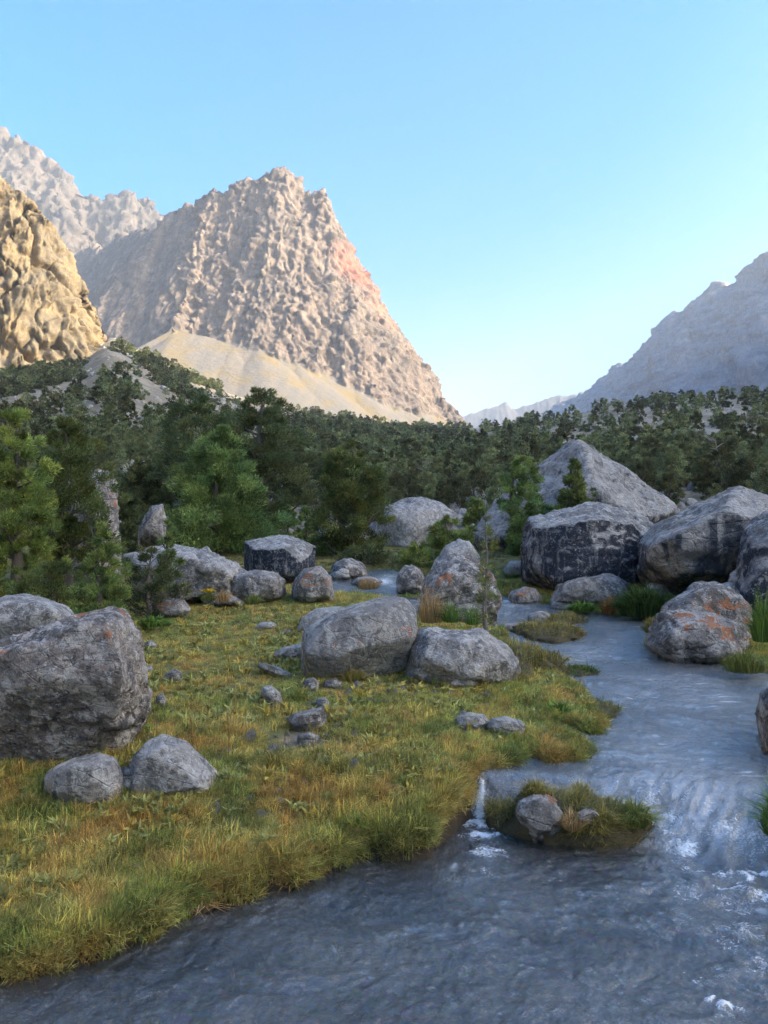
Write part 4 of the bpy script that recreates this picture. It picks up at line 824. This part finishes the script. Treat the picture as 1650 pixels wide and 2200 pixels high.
# ------------------------------------------------------------------ scattered stuff helper
def scatter(name, pos, rot, scl, vi, protos, tint=None, label=None):
    coll = bpy.data.collections.new(name + '_kinds')
    for k_, m_ in enumerate(protos):
        o = bpy.data.objects.new('kind_%02d' % k_, m_); coll.objects.link(o)
    me = bpy.data.meshes.new(name); me.vertices.add(len(pos)); me.vertices.foreach_set('co', np.asarray(pos, np.float32).ravel())
    a = me.attributes.new('rot', 'FLOAT_VECTOR', 'POINT'); a.data.foreach_set('vector', np.asarray(rot, np.float32).ravel())
    a = me.attributes.new('scl', 'FLOAT_VECTOR', 'POINT'); a.data.foreach_set('vector', np.asarray(scl, np.float32).ravel())
    a = me.attributes.new('vi', 'INT', 'POINT'); a.data.foreach_set('value', np.asarray(vi, np.int32))
    if tint is not None:
        a = me.attributes.new('itint', 'FLOAT_COLOR', 'POINT'); t4 = np.ones((len(pos), 4), np.float32); t4[:, :3] = tint; a.data.foreach_set('color', t4.ravel())
    ng = bpy.data.node_groups.new(name, 'GeometryNodeTree')
    ng.interface.new_socket('Geometry', in_out='INPUT', socket_type='NodeSocketGeometry'); ng.interface.new_socket('Geometry', in_out='OUTPUT', socket_type='NodeSocketGeometry')
    gi = ng.nodes.new('NodeGroupInput'); go = ng.nodes.new('NodeGroupOutput'); ip = ng.nodes.new('GeometryNodeInstanceOnPoints'); ci = ng.nodes.new('GeometryNodeCollectionInfo')
    ci.inputs['Collection'].default_value = coll; ci.inputs['Separate Children'].default_value = True; ci.inputs['Reset Children'].default_value = True
    def na(nm, ty):
        q = ng.nodes.new('GeometryNodeInputNamedAttribute'); q.data_type = ty; q.inputs['Name'].default_value = nm; return [o for o in q.outputs if o.enabled and o.name == 'Attribute'][0]
    mp = ng.nodes.new('GeometryNodeMeshToPoints'); e2r = ng.nodes.new('FunctionNodeEulerToRotation')
    L_ = ng.links.new; L_(gi.outputs[0], mp.inputs['Mesh']); L_(mp.outputs[0], ip.inputs['Points']); L_(ci.outputs[0], ip.inputs['Instance'])
    ip.inputs['Pick Instance'].default_value = True; L_(na('vi', 'INT'), ip.inputs['Instance Index']); L_(na('rot', 'FLOAT_VECTOR'), e2r.inputs[0]); L_(e2r.outputs[0], ip.inputs['Rotation']); L_(na('scl', 'FLOAT_VECTOR'), ip.inputs['Scale'])
    L_(ip.outputs[0], go.inputs[0])
    ob = link(name, me); md = ob.modifiers.new('scatter', 'NODES'); md.node_group = ng; tag(ob, label=label, kind='stuff'); return ob
i = rest; n_ = len(i); print('forest', n_, 'singles', len(singles))
s_ = h[i]
scatter('juniper_forest', np.stack([xx[i], yy[i], zz[i] - .1], 1), np.stack([np.zeros(n_), np.zeros(n_), rt.uniform(0, 6.28, n_)], 1),
        np.stack([s_ * rt.uniform(.85, 1.25, n_), s_ * rt.uniform(.85, 1.25, n_), s_], 1), rt.integers(0, 6, n_), FAR, label='dense dark juniper woods covering the valley slopes')
# small boulders strewn on the slopes
n_ = 2600; u_ = rt.uniform(-300, 1950, n_); y_ = np.exp(rt.uniform(math.log(28), math.log(520), n_)); x_ = (u_ - 825) / F * y_
mk = y_ < np.interp(u_, SKY[:, 0], SKY[:, 2]); u_, y_, x_ = u_[mk], y_[mk], x_[mk]; n_ = len(u_)
st = []
for k_ in range(5):
    D, Fc = ico(2); q = D * (1 + .25 * fbm(*(D * 1.3 + k_ * 7).T, 2))[:, None] * np.array([1, .8, .6]); st.append(mesh_np('stone', q, Fc, False, [M['pale']]))
ss = rt.uniform(.12, .5, n_) * np.interp(y_, [28, 300], [1, 2.2]) * np.where(rt.random(n_) < .06, 2.4, 1)
scatter('slope_rubble', np.stack([x_, y_, ground_z(x_, y_)], 1), rt.uniform(-.4, 6, (n_, 3)), np.stack([ss, ss, ss], 1), rt.integers(0, 5, n_), st, label='pale rocks strewn over the open slopes')

# ------------------------------------------------------------------ grass, herbs and tussocks
def grass_mat(name, tipc, transl=.35):
    t = NT(name); k = t.attr('itint', 'INSTANCER'); g = t.attr('tint')
    c = t.mix(1.0, k, g, 'MULTIPLY'); t.done(c, .6, None, .2)
    tr = t.n.new('ShaderNodeBsdfTranslucent'); t.l.new(c, tr.inputs[0]); mx = t.n.new('ShaderNodeMixShader'); mx.inputs[0].default_value = transl
    t.l.new(t.b.outputs[0], mx.inputs[1]); t.l.new(tr.outputs[0], mx.inputs[2]); t.l.new(mx.outputs[0], t.out.inputs[0]); return t.m
M['grass'] = grass_mat('grass_blades', None)
def blades(n, rad, h, w, lean, seed, var=.35, wide=False, zb=-.01):
    """n bent blades as 5-point strips; returns V, F(tri), tint"""
    r = np.random.default_rng(seed); an = r.uniform(0, 6.28, n); rr = rad * np.sqrt(r.random(n)); b = np.stack([np.cos(an) * rr, np.sin(an) * rr, np.full(n, zb)], 1)
    la = an + r.normal(size=n) * .9; ln = lean * r.uniform(.15, 1.5, n); H = h * r.uniform(.5, 1.25, n)
    d = np.stack([np.cos(la), np.sin(la), np.zeros(n)], 1); s = np.stack([-np.sin(la + .5), np.cos(la + .5), r.normal(size=n) * .2], 1)
    up = np.array([0, 0, 1.]); Wd = (w * r.uniform(.6, 1.3, n))[:, None]
    p1 = b + d * (ln * H * .25)[:, None] + up * (H * .5)[:, None]; p2 = b + d * (ln * H)[:, None] + up * (H * np.clip(1 - ln * .35, .25, 1))[:, None]
    k1 = 1.6 if wide else .85
    V = np.stack([b - s * Wd * .5, b + s * Wd * .5, p1 - s * Wd * .5 * k1, p1 + s * Wd * .5 * k1, p2], 1).reshape(-1, 3)
    o = np.arange(n)[:, None] * 5; Fc = np.concatenate([o + [0, 1, 3], o + [0, 3, 2], o + [2, 3, 4]], 1).reshape(-1, 3)
    bt = np.clip(1 + var * r.normal(size=n), .45, 1.8); yl = r.random(n)
    T_ = np.stack([bt * (1 + .35 * yl), bt * (1 + .08 * yl), bt * (1 - .3 * yl)], 1); T_ = np.repeat(T_, 5, 0)
    T_ *= np.tile(np.array([.75, .75, 1, 1, 1.15]), n)[:, None]
    return V, Fc, T_
TUFT = []
for k_ in range(6):
    V, Fc, T_ = blades(46, .055, .085, .0042, .75, 500 + k_); TUFT.append(mesh_np('tuft', V, Fc, False, [M['grass']], T_))
for k_ in range(3):
    V, Fc, T_ = blades(34, .04, .13, .0035, .45, 520 + k_); TUFT.append(mesh_np('tuft', V, Fc, False, [M['grass']], T_))
def in_rock(x, y, k=.82):
    m = np.zeros(x.shape, bool)
    for cx, cy, a, b in FOOT: m |= ((x - cx) / (a * k + 1e-3)) ** 2 + ((y - cy) / (b * k + 1e-3)) ** 2 < 1
    return m
rg = np.random.default_rng(5)
def sample(n, y0, y1, pw, u0=-700, u1=2100):
    y = (rg.random(n) * (y1 ** pw - y0 ** pw) + y0 ** pw) ** (1 / pw); u = rg.uniform(u0, u1, n); return (u - 825) / F * y, y, u
def meadow_tint(x, y, r=rg):
    a = fbm(x * 1.1, y * .9, 3, 3); b = fbm(x * 2.7 + 9, y * 2.7, 6, 3); n = len(x)
    green = np.array([.29, .38, .115]); yel = np.array([.50, .47, .17]); org = np.array([.44, .29, .11]); dk = np.array([.09, .12, .045]); pale = np.array([.30, .31, .12])
    f = sstep(-.25, .35, a + .25 * r.normal(size=n) + .22 * (y < 6))[:, None]; c = green * (1 - f) + yel * f
    f = (sstep(.10, .45, b + .25 * r.normal(size=n) + .16 * (y < 6)) * .85)[:, None]; c = c * (1 - f) + org * f
    f = (sstep(.15, .45, -b + .2 * r.normal(size=n)) * .7)[:, None]; c = c * (1 - f) + dk * f
    f = (r.random(n) < .12)[:, None]; c = np.where(f, pale, c)
    return c * np.clip(1 + .18 * r.normal(size=n), .5, 1.5)[:, None]
x1, y1, u1 = sample(60000, 3.0, 17, .75, -500, 1750); x2, y2, u2 = sample(9000, 17, 30, 1.0, -200, 1900)
x = np.concatenate([x1, x2]); y = np.concatenate([y1, y2]); sdg = np.full(len(x), 3.); nm = y < 21; sdg[nm] = shore_sd(x[nm], y[nm])
gz = ground_z(x, y)
mudv = np.hypot((x + .62) / .26, (y - 5.95) / .34) < 1
okg = (sdg > -.015) & ~in_rock(x, y) & (~mudv | (rg.random(len(x)) < .15))
x, y, sdg, gz = x[okg], y[okg], sdg[okg], gz[okg]; n_ = len(x); print('tufts', n_)
tall = sstep(.5, .0, sdg) * (y < 14)
mow = sstep(5.6, 7.6, y) * sstep(.6, 1.3, sdg)
sc = rg.uniform(.7, 1.25, n_) * (1 + .3 * tall * sstep(6, 5, y) - .3 * tall * sstep(5.4, 6.2, y)) * (1 - .5 * mow) * np.interp(y, [3, 8, 17, 30], [.85, .95, 1.3, 2.6])
sc *= 1 + .3 * fbm(x * 2, y * 2, 9, 2)
rot = np.stack([rg.normal(size=n_) * .12, rg.normal(size=n_) * .12, rg.uniform(0, 6.28, n_)], 1)
vi = np.where(rg.random(n_) < .25 + .4 * tall, rg.integers(6, 9, n_), rg.integers(0, 6, n_))
tint = meadow_tint(x, y); tint[y > 17] = np.array([.17, .19, .08]) * rg.uniform(.7, 1.3, ((y > 17).sum(), 1))
edge = (sdg < .12)[:, None]; tint = np.where(edge, tint * np.array([.85, .95, .85]), tint)
scatter('grass', np.stack([x, y, gz - .004], 1), rot, np.stack([sc * (1 + .5 * mow), sc * (1 + .5 * mow), sc * rg.uniform(.5, .92, n_)], 1), vi, TUFT, tint, 'green and straw coloured meadow grass')
# turf hanging over the cut bank
nl_ = [k_ for k_ in range(len(poly)) if poly[k_, 1] < 10 and poly[k_, 0] < 2.2 and poly[k_, 1] > 2.6 and poly[k_, 0] > -4]
ei = rg.choice(nl_, 3600); pa_ = poly[ei]; pb_ = poly[(ei + 1) % len(poly)]; ee = pb_ - pa_; ln_ = np.linalg.norm(ee, axis=1) + 1e-6
pp = pa_ + ee * rg.random((3600, 1)); no = np.stack([ee[:, 1], -ee[:, 0]], 1) / ln_[:, None]
t1_ = shore_sd(pp[:, 0] + no[:, 0] * .03, pp[:, 1] + no[:, 1] * .03); no = np.where((t1_ < 0)[:, None], no, -no)
off_ = rg.uniform(-.05, .02, 3600)[:, None]; pp = pp + no * off_; gz_ = np.maximum(ground_z(pp[:, 0] - no[:, 0] * .03, pp[:, 1] - no[:, 1] * .03) - rg.uniform(0, .09, 3600), zwater(pp[:, 0], pp[:, 1]) + .01)
tb_ = meadow_tint(pp[:, 0], pp[:, 1]) * np.array([.75, .78, .8]); s3_ = rg.uniform(.45, .9, 3600); s3_ = np.stack([s3_, s3_, s3_], 1)
scatter('bank_grass', np.column_stack([pp, gz_]), np.stack([np.zeros(3600), rg.uniform(.3, 1.25, 3600), np.arctan2(no[:, 1], no[:, 0]) + rg.normal(size=3600) * .4], 1), s3_, rg.integers(0, 9, 3600), TUFT, tb_, 'turf and dead grass hanging over the cut bank')
# hanging dead roots and sedge on the cut bank
# broad-leaved herbs
n_ = 700; cxy = np.array([(-.62, 5.9), (-.5, 6.9), (.1, 7.3), (-1.7, 6.0), (1.4, 8.6), (.6, 6.5), (-.9, 4.9), (2.9, 8.9), (3.6, 12.2)]); ci_ = rg.integers(0, len(cxy), n_)
pxy = cxy[ci_] + rg.normal(size=(n_, 2)) * np.array([.30, .38]) * np.where(ci_ < 2, .7, 1.2)[:, None]; ps = np.exp(rg.normal(size=n_) * .5) * .016
scatter('pebbles', np.column_stack([pxy, ground_z(pxy[:, 0], pxy[:, 1]) + ps * .3]), rg.uniform(-.4, 6, (n_, 3)), np.stack([ps] * 3, 1), rg.integers(0, 5, n_), st, label='small loose stones and gravel between the boulders')
HERB = []
for k_ in range(4):
    V, Fc, T_ = blades(11, .02, .075, .013, .85, 540 + k_, .15, True); HERB.append(mesh_np('herb', V, Fc, False, [M['grass']], T_))
x, y, u = sample(5200, 3.1, 13, .7, -300, 1500); sdh = shore_sd(x, y)
cl = fbm(x * 1.3 + 4, y * 1.3, 12, 3)
okh = (sdh > .03) & ~in_rock(x, y, 1.0) & ((cl > .05) | (rg.random(len(x)) < .18)) & (np.hypot((x + .62) / .28, (y - 5.95) / .36) > 1)
x, y = x[okh], y[okh]; n_ = len(x); s_ = rg.uniform(.6, 1.25, n_) * np.interp(y, [3, 13], [.9, 1.35])
ht = np.array([.27, .31, .13]) * rg.uniform(.7, 1.35, (n_, 1)); ht[rg.random(n_) < .3] *= np.array([1.35, 1.05, .7])
scatter('meadow_herbs', np.stack([x, y, ground_z(x, y) + .015], 1), np.stack([rg.normal(size=n_) * .2, rg.normal(size=n_) * .2, rg.uniform(0, 6.28, n_)], 1), np.stack([s_] * 3, 1), rg.integers(0, 4, n_), HERB, ht, 'broad-leaved herbs dotted through the meadow')
# tall seed stalks
STK = []
for k_ in range(4):
    r = np.random.default_rng(560 + k_); parts = []
    for q in range(2):
        b0 = r.normal(size=3) * .012; b0[2] = -.01; d_ = r.normal(size=2) * .05; H_ = r.uniform(.22, .38)
        parts.append(tube([b0, b0 + [d_[0] * .4, d_[1] * .4, H_ * .5], b0 + [d_[0], d_[1], H_]], [.0018, .0014, .001], 3))
        parts.append(tube([b0 + [d_[0] * .8, d_[1] * .8, H_ * .8], b0 + [d_[0] * .9, d_[1] * .9, H_ * .9], b0 + [d_[0], d_[1], H_ * 1.02]], [.001, .0032, .0008], 4))
    V, Fc = join(parts); STK.append(mesh_np('stalk', V, Fc, False, [M['grass']], np.ones((len(V), 3))))
x, y, u = sample(900, 3.4, 11, .8, -200, 1300); sdh = shore_sd(x, y); okh = (sdh > .05) & ~in_rock(x, y, 1.0) & (fbm(x * 1.0 + 40, y, 2, 2) > -.15)
x, y = x[okh][:330], y[okh][:330]; n_ = len(x); s_ = rg.uniform(.6, 1.15, n_)
ht = np.array([.36, .29, .10]) * rg.uniform(.6, 1.3, (n_, 1)); ht[rg.random(n_) < .3] = np.array([.33, .19, .08])
scatter('seed_stalks', np.stack([x, y, ground_z(x, y)], 1), np.stack([rg.normal(size=n_) * .1, rg.normal(size=n_) * .1, rg.uniform(0, 6.28, n_)], 1), np.stack([s_] * 3, 1), rg.integers(0, 4, n_), STK, ht, 'thin ochre seed stalks standing above the grass')

# single clumps: own mesh with own material colours
def clump_mat(name, c):
    t = NT(name); k = t.mix(1.0, c, t.attr('tint'), 'MULTIPLY'); t.done(k, .6, None, .2)
    tr = t.n.new('ShaderNodeBsdfTranslucent'); t.l.new(k, tr.inputs[0]); mx = t.n.new('ShaderNodeMixShader'); mx.inputs[0].default_value = .3
    t.l.new(t.b.outputs[0], mx.inputs[1]); t.l.new(tr.outputs[0], mx.inputs[2]); t.l.new(mx.outputs[0], t.out.inputs[0]); return t.m
CM = {'green': clump_mat('clump_green', (.15, .19, .06)), 'olive': clump_mat('clump_olive', (.21, .20, .07)), 'tan': clump_mat('clump_tan', (.36, .27, .15)), 'rust': clump_mat('clump_rust', (.33, .17, .07)),
      'fresh': clump_mat('clump_fresh', (.11, .21, .05)), 'yellow': clump_mat('clump_yellow', (.55, .40, .03)), 'deep': clump_mat('clump_deep', (.075, .13, .04))}
def clump(label, u, v, wpx, hpx, Y, mat, n=260, lean=.7, seed=0, name='grass_tussock', cat='tussock', bw=1., group='grass tussocks and herbs by the water', wide=False, loc=None, zb=None, dep=.7):
    b = P(u, v, Y) if loc is None else np.array(loc); W_ = wpx / F * Y / 2; H_ = hpx / F * Y
    V, Fc, T_ = blades(n, 1, 1, .0, 0, seed + 900)
    V, Fc, T_ = blades(n, W_ * .62, H_, max(.0045, .0026 * Y / 5 + .003) * bw, lean, seed + 900, .3, wide, zb=-.05 * H_)
    V[:, 1] *= dep; bc_ = V.reshape(n, 5, 3)[:, :2].mean(1); rr_ = np.hypot(bc_[:, 0], bc_[:, 1] / dep) / (W_ * .62); V[:, 2] *= np.repeat(1.05 - .62 * np.clip(rr_, 0, 1) ** 2, 5)
    q_ = V.reshape(n, 5, 3); q_[:, 4, 0] += bc_[:, 0] * .45; q_[:, 2:4, 0] += bc_[:, None, 0] * .16; V = q_.reshape(-1, 3)
    V[:, 2] += H_ * .25 * np.clip(1 - (V[:, 0] / W_) ** 2, 0, 1) * (V[:, 2] > 0)
    o = link(name, mesh_np(name, V, Fc, False, [CM[mat]], T_), loc=tuple(b)); tag(o, label, cat, group); return o
def mound(label, outline_px, hpx, mat, n, seed, lean=.8, soil=True, gh=.09, name='grassy_islet', cat='islet', z0=0., bw=1., group='grassy islets in the stream'):
    """low soil hummock with its own turf; outline on the water surface"""
    pts = np.array([G(u, v) for u, v in outline_px]); c = pts.mean(0); w0 = float(zwater(c[0], c[1]))
    Hm = hpx / F * c[1]; r = np.random.default_rng(seed)
    an = np.linspace(0, 2 * math.pi, 64, endpoint=False); pa = np.arctan2(pts[:, 1] - c[1], pts[:, 0] - c[0]); pr = np.hypot(pts[:, 0] - c[0], pts[:, 1] - c[1])
    o_ = np.argsort(pa); R_ = np.interp(an, np.concatenate([pa[o_] - 6.2832, pa[o_], pa[o_] + 6.2832]), np.tile(pr[o_], 3)); 
    R_ = R_ if True else R_
    R_ = np.interp(np.where(an > math.pi, an - 2 * math.pi, an), np.concatenate([pa[o_] - 6.2832, pa[o_], pa[o_] + 6.2832]), np.tile(pr[o_], 3))
    rings = [(1.02, -.25), (1.04, .02), (1.0, .35), (.92, .62), (.8, .8), (.6, .93), (.4, 1), (.2, 1.02), (.01, 1.02)]; V = []
    for f_, z_ in rings:
        x_ = np.cos(an) * R_ * f_; y_ = np.sin(an) * R_ * f_; q = 1 + .22 * fbm((x_ + c[0]) * 6, (y_ + c[1]) * 6, z_ * 3, 4, gain=.6)
        V.append(np.stack([x_ * q, y_ * q, Hm * z_ * q + .015 * fbm((x_ + c[0]) * 12, (y_ + c[1]) * 12, 5, 2)], 1))
    V = np.concatenate(V); k = 64; Fc = []
    for i_ in range(len(rings) - 1):
        for j_ in range(k): Fc.append([i_ * k + j_, i_ * k + (j_ + 1) % k, (i_ + 1) * k + (j_ + 1) % k, (i_ + 1) * k + j_])
    e = empty(name, (c[0], c[1], w0 + z0)); tag(e, label, cat, group)
    link('soil', mesh_np('soil', V, np.array(Fc), True, [M['turf']]), e)
    # turf blades on the hummock
    rr = np.sqrt(r.random(n)) * 1.0; aa = r.uniform(0, 2 * math.pi, n); Ra = np.interp(aa, np.append(an, 2 * math.pi), np.append(R_, R_[0]))
    bx, by = np.cos(aa) * Ra * rr, np.sin(aa) * Ra * rr; bz = Hm * np.interp(rr, [0, .4, .6, .8, .92, 1.0], [1.02, 1, .93, .8, .62, .35])
    Vb, Fb, Tb = blades(n, .0001, gh, .004 * bw * max(1, c[1] / 6), lean, seed, .3)
    Vb = Vb.reshape(n, 5, 3); out = np.stack([np.cos(aa), np.sin(aa)], 1) * (rr ** 2)[:, None] * gh * .7
    Vb[:, 4, :2] += out; Vb[:, 2:4, :2] += out[:, None] * .35; Vb[:, 4, 2] -= gh * .35 * rr ** 3
    ptc = fbm((bx + c[0]) * 7, (by + c[1]) * 7, seed + 3, 3); Vb *= np.clip(.9 + 1.1 * ptc, .15, 1.7)[:, None, None]; bz = bz * (1 + .22 * fbm((bx + c[0]) * 6, (by + c[1]) * 6, 2, 3)) - .3 * Hm * (rr > .97); Vb += np.stack([bx, by, bz], 1)[:, None]
    cl_ = fbm((bx + c[0]) * 5, (by + c[1]) * 5, seed, 2)[:, None]; Tb = Tb.reshape(n, 5, 3) * (1 + .5 * np.stack([cl_, cl_ * .5, -cl_], -1))
    link('turf', mesh_np('turf', Vb.reshape(-1, 3), Fb, False, [CM[mat]], np.clip(Tb.reshape(-1, 3), .2, 2.5)), e); return e
t = NT('turf_soil'); oc = t.coord(); M['turf'] = t.done(t.mix(t.noise(oc, 14, 5, .7), (.05, .042, .028), (.13, .11, .06)), .95, t.bump(t.noise(oc, 30, 5, .7), .9, .03), .1)
mound('long grassy islet with lichen rocks at the lip of the cascade', [(1085,1790),(1100,1762),(1140,1745),(1215,1735),(1290,1740),(1350,1748),(1395,1775),(1390,1805),(1330,1825),(1270,1832),(1215,1822),(1140,1812)], 66, 'olive', 3400, 31, gh=.085)
mound('little grass tussock beside the small fall at the meadow corner', [(1045,1770),(1055,1748),(1085,1742),(1110,1755),(1108,1780),(1070,1788)], 38, 'olive', 600, 32, gh=.075)
mound('flat-topped grass islet in midstream below the bare sapling', [(1126,1368),(1140,1350),(1190,1345),(1232,1358),(1235,1374),(1190,1384),(1145,1380)], 18, 'olive', 1500, 33, gh=.10)
mound('low green islet behind the flat-topped grass islet', [(1185,1340),(1190,1326),(1220,1322),(1245,1332),(1240,1342),(1205,1346)], 9, 'olive', 700, 34, gh=.10)
mound('small dark tuft of grass breaking the wide shallow water', [(1204,1448),(1215,1440),(1245,1436),(1278,1442),(1280,1452),(1240,1458)], 8, 'deep', 800, 35, gh=.07)
mound('grassy hummock against the sloping speckled boulder at the bend', [(1060,1490),(1065,1440),(1095,1400),(1125,1398),(1142,1420),(1145,1460),(1120,1492)], 34, 'olive', 2600, 36, gh=.13, name='grassy_hummock', cat='hummock')
mound('overhanging tip of turf pointing into the stream', [(1215,1500),(1245,1500),(1285,1545),(1296,1572),(1265,1580),(1225,1560)], 14, 'green', 1500, 37, gh=.075, name='grassy_hummock', cat='hummock')
mound('green turf spit above the pale cross-current', [(1165,1590),(1190,1580),(1240,1590),(1266,1608),(1255,1632),(1200,1640),(1160,1625)], 14, 'green', 1500, 38, gh=.075, name='grassy_hummock', cat='hummock')
mound('straw-coloured turf patch among the boulders of the small channel', [(898,1352),(910,1338),(960,1334),(1000,1345),(985,1360),(930,1364)], 10, 'olive', 700, 39, gh=.06)
mound('green mossy edge at the foot of the orange-crowned boulder', [(865,1283),(880,1276),(905,1278),(912,1286),(890,1290)], 4, 'fresh', 300, 40, gh=.06)
K = clump
def on_islet(u, v, z): 
    y_ = 4.95; return (u - 825) / F * y_, y_, CAMZ + (1100 - v) / F * y_
K('shaggy moss and grass hanging off the front of the cascade islet', 1270, 1800, 95, 60, 4.83, 'olive', 700, 1.1, 71)
K('tall tussock at the cascade end of the long islet', 1365, 1775, 75, 62, 4.85, 'green', 520, .9, 72)
K('straw tussock between the two rocks of the long islet', 1232, 1782, 60, 44, 4.78, 'tan', 260, .9, 73)
K('wispy grass over the small white rock of the long islet', 1295, 1772, 55, 44, 4.8, 'olive', 300, 1., 75)
K('green tussock on the back edge of the long islet', 1150, 1712, 70, 40, 5.05, 'olive', 420, .8, 74)
K('round green tussock at the head of the muddy hollow', 640, 1528, 80, 52, 6.85, 'green', 480, .8, 1)
K('shaggy straw tussock on the corner of the muddy hollow', 590, 1668, 85, 60, 5.35, 'olive', 420, .7, 2)
K('tan dry shrub against the orange-crowned boulder', 925, 1335, 75, 75, 10.5, 'tan', 260, .5, 3, name='dry_shrub', cat='shrub', bw=.7)
K('yellow-green shrub beside the dry tan one', 968, 1335, 45, 50, 10.4, 'fresh', 120, .6, 4, name='green_shrub', cat='shrub', bw=1.2)
K('leafy yellow-green shrub at the foot of the bare sapling', 1015, 1340, 50, 45, 10.0, 'fresh', 120, .6, 24, name='green_shrub', cat='shrub', bw=1.1)
K('tan grass clump on the russet stone in the channel', 790, 1265, 62, 26, 16.2, 'tan', 260, .7, 5)
K('clump of yellow flowers beside the low grey ledge', 447, 1290, 44, 22, 12.3, 'green', 160, .6, 6, name='flower_clump', cat='flowers')
fh_ = K('', 447, 1272, 36, 9, 12.3, 'yellow', 70, 1.2, 7, name='flower_head', cat='', group='', bw=2.4); fc_ = [o for o in COL.objects if o.name.startswith('flower_clump')][0]; fh_.parent = fc_; fh_.location = fh_.location - fc_.location
K('brown dried tussock right of the yellow flowers', 480, 1292, 40, 25, 12.1, 'tan', 180, .6, 8)
K('green rush tussock under the folded boulder', 543, 1297, 45, 22, 12.2, 'green', 200, .7, 9)
K('orange dried stems beside the green herb bank', 1308, 1318, 45, 34, 13.0, 'rust', 200, .4, 10, name='dock_plant', cat='shrub')
K('lush dark green herb bank below the giant slab', 1385, 1322, 150, 62, 12.7, 'deep', 900, .8, 11, name='herb_bank', cat='herbs', bw=1.8, wide=True)
K('bright leafy herbs along the far water edge', 1250, 1314, 75, 22, 13.1, 'fresh', 360, .9, 12, name='herb_bank', cat='herbs', bw=1.8, wide=True)
K('tall green grass in the gap by the streaked boulder', 1100, 1268, 70, 48, 17.2, 'fresh', 420, .4, 13)
K('green grass in front of the pyramid boulder gap', 1075, 1258, 50, 34, 18.0, 'green', 260, .4, 14)
K('brown tussock at the waterline beside the big orange-lichen boulder', 1400, 1358, 42, 34, 10.4, 'olive', 240, .8, 15)
K('tall fresh grass behind the orange-lichen boulder at the frame edge', 1640, 1375, 70, 95, 9.4, 'fresh', 420, .3, 16)
K('green sedge around the pale stone on the far bank', 1600, 1442, 120, 46, 8.5, 'green', 520, .5, 17)
K('leafy green sprig hanging over the stream at the frame edge', 1662, 1790, 60, 110, 4.6, 'fresh', 260, .7, 18, name='green_shrub', cat='shrub')
K('rusty dock stems beside the rough dark boulder', 285, 1600, 60, 75, 5.7, 'rust', 60, .2, 19, name='dock_plant', cat='shrub', bw=.7)
K('green leafy plant at the corner of the rough dark boulder', 300, 1582, 50, 45, 5.9, 'fresh', 22, .7, 20, name='leafy_plant', cat='plant', bw=3.2, wide=True)
K('yellow-green herbs at the seep by the low dark boulder', 330, 1345, 90, 22, 10.6, 'fresh', 260, .9, 21, name='herb_bank', cat='herbs', bw=1.6, wide=True)
K('pale yellow-green rosette on the very edge of the cut bank', 636, 1902, 50, 55, 4.35, 'fresh', 26, .9, 22, name='leafy_plant', cat='plant', bw=2.4, wide=True)
K('dry grey grass wisps trailing over the cut bank', 420, 1955, 90, 40, 4.05, 'tan', 130, 1.5, 23, name='dry_tussock')
for k_, (u_, v_, w_) in enumerate([(95,2085,70),(215,2040,80),(330,1990,80),(500,1905,70),(720,1850,60),(860,1830,80),(960,1750,60),(60,1760,70),(760,1770,60),(1120,1600,80),(1010,1450,80),(760,1460,60),(1200,1500,60)]):
    g_ = G(u_, v_, .2); K(['leafy rosette by the water on the near bank','shaggy bank-edge tussock'][k_ % 2] + ', ' + ['at the lower meadow corner','below the grey wisps','on the overhanging bank','above the cut bank step','over the dark undercut','at the bend of the near bank','beside the small fall','near the lichen-white boulder','in the open meadow','near the pale twin rocks','under the sloping speckled boulder','in front of the smooth meadow boulder','on the stream-side turf'][k_], 0, 0, w_, 34, g_[1], ['fresh', 'olive'][k_ % 2], [40, 260][k_ % 2], .8, 50 + k_, name=['leafy_plant', 'grass_tussock'][k_ % 2], cat=['plant', 'tussock'][k_ % 2], bw=[2.4, 1][k_ % 2], wide=k_ % 2 == 0, loc=(g_[0], g_[1], float(ground_z(np.array([g_[0]]), np.array([g_[1]]))[0])))
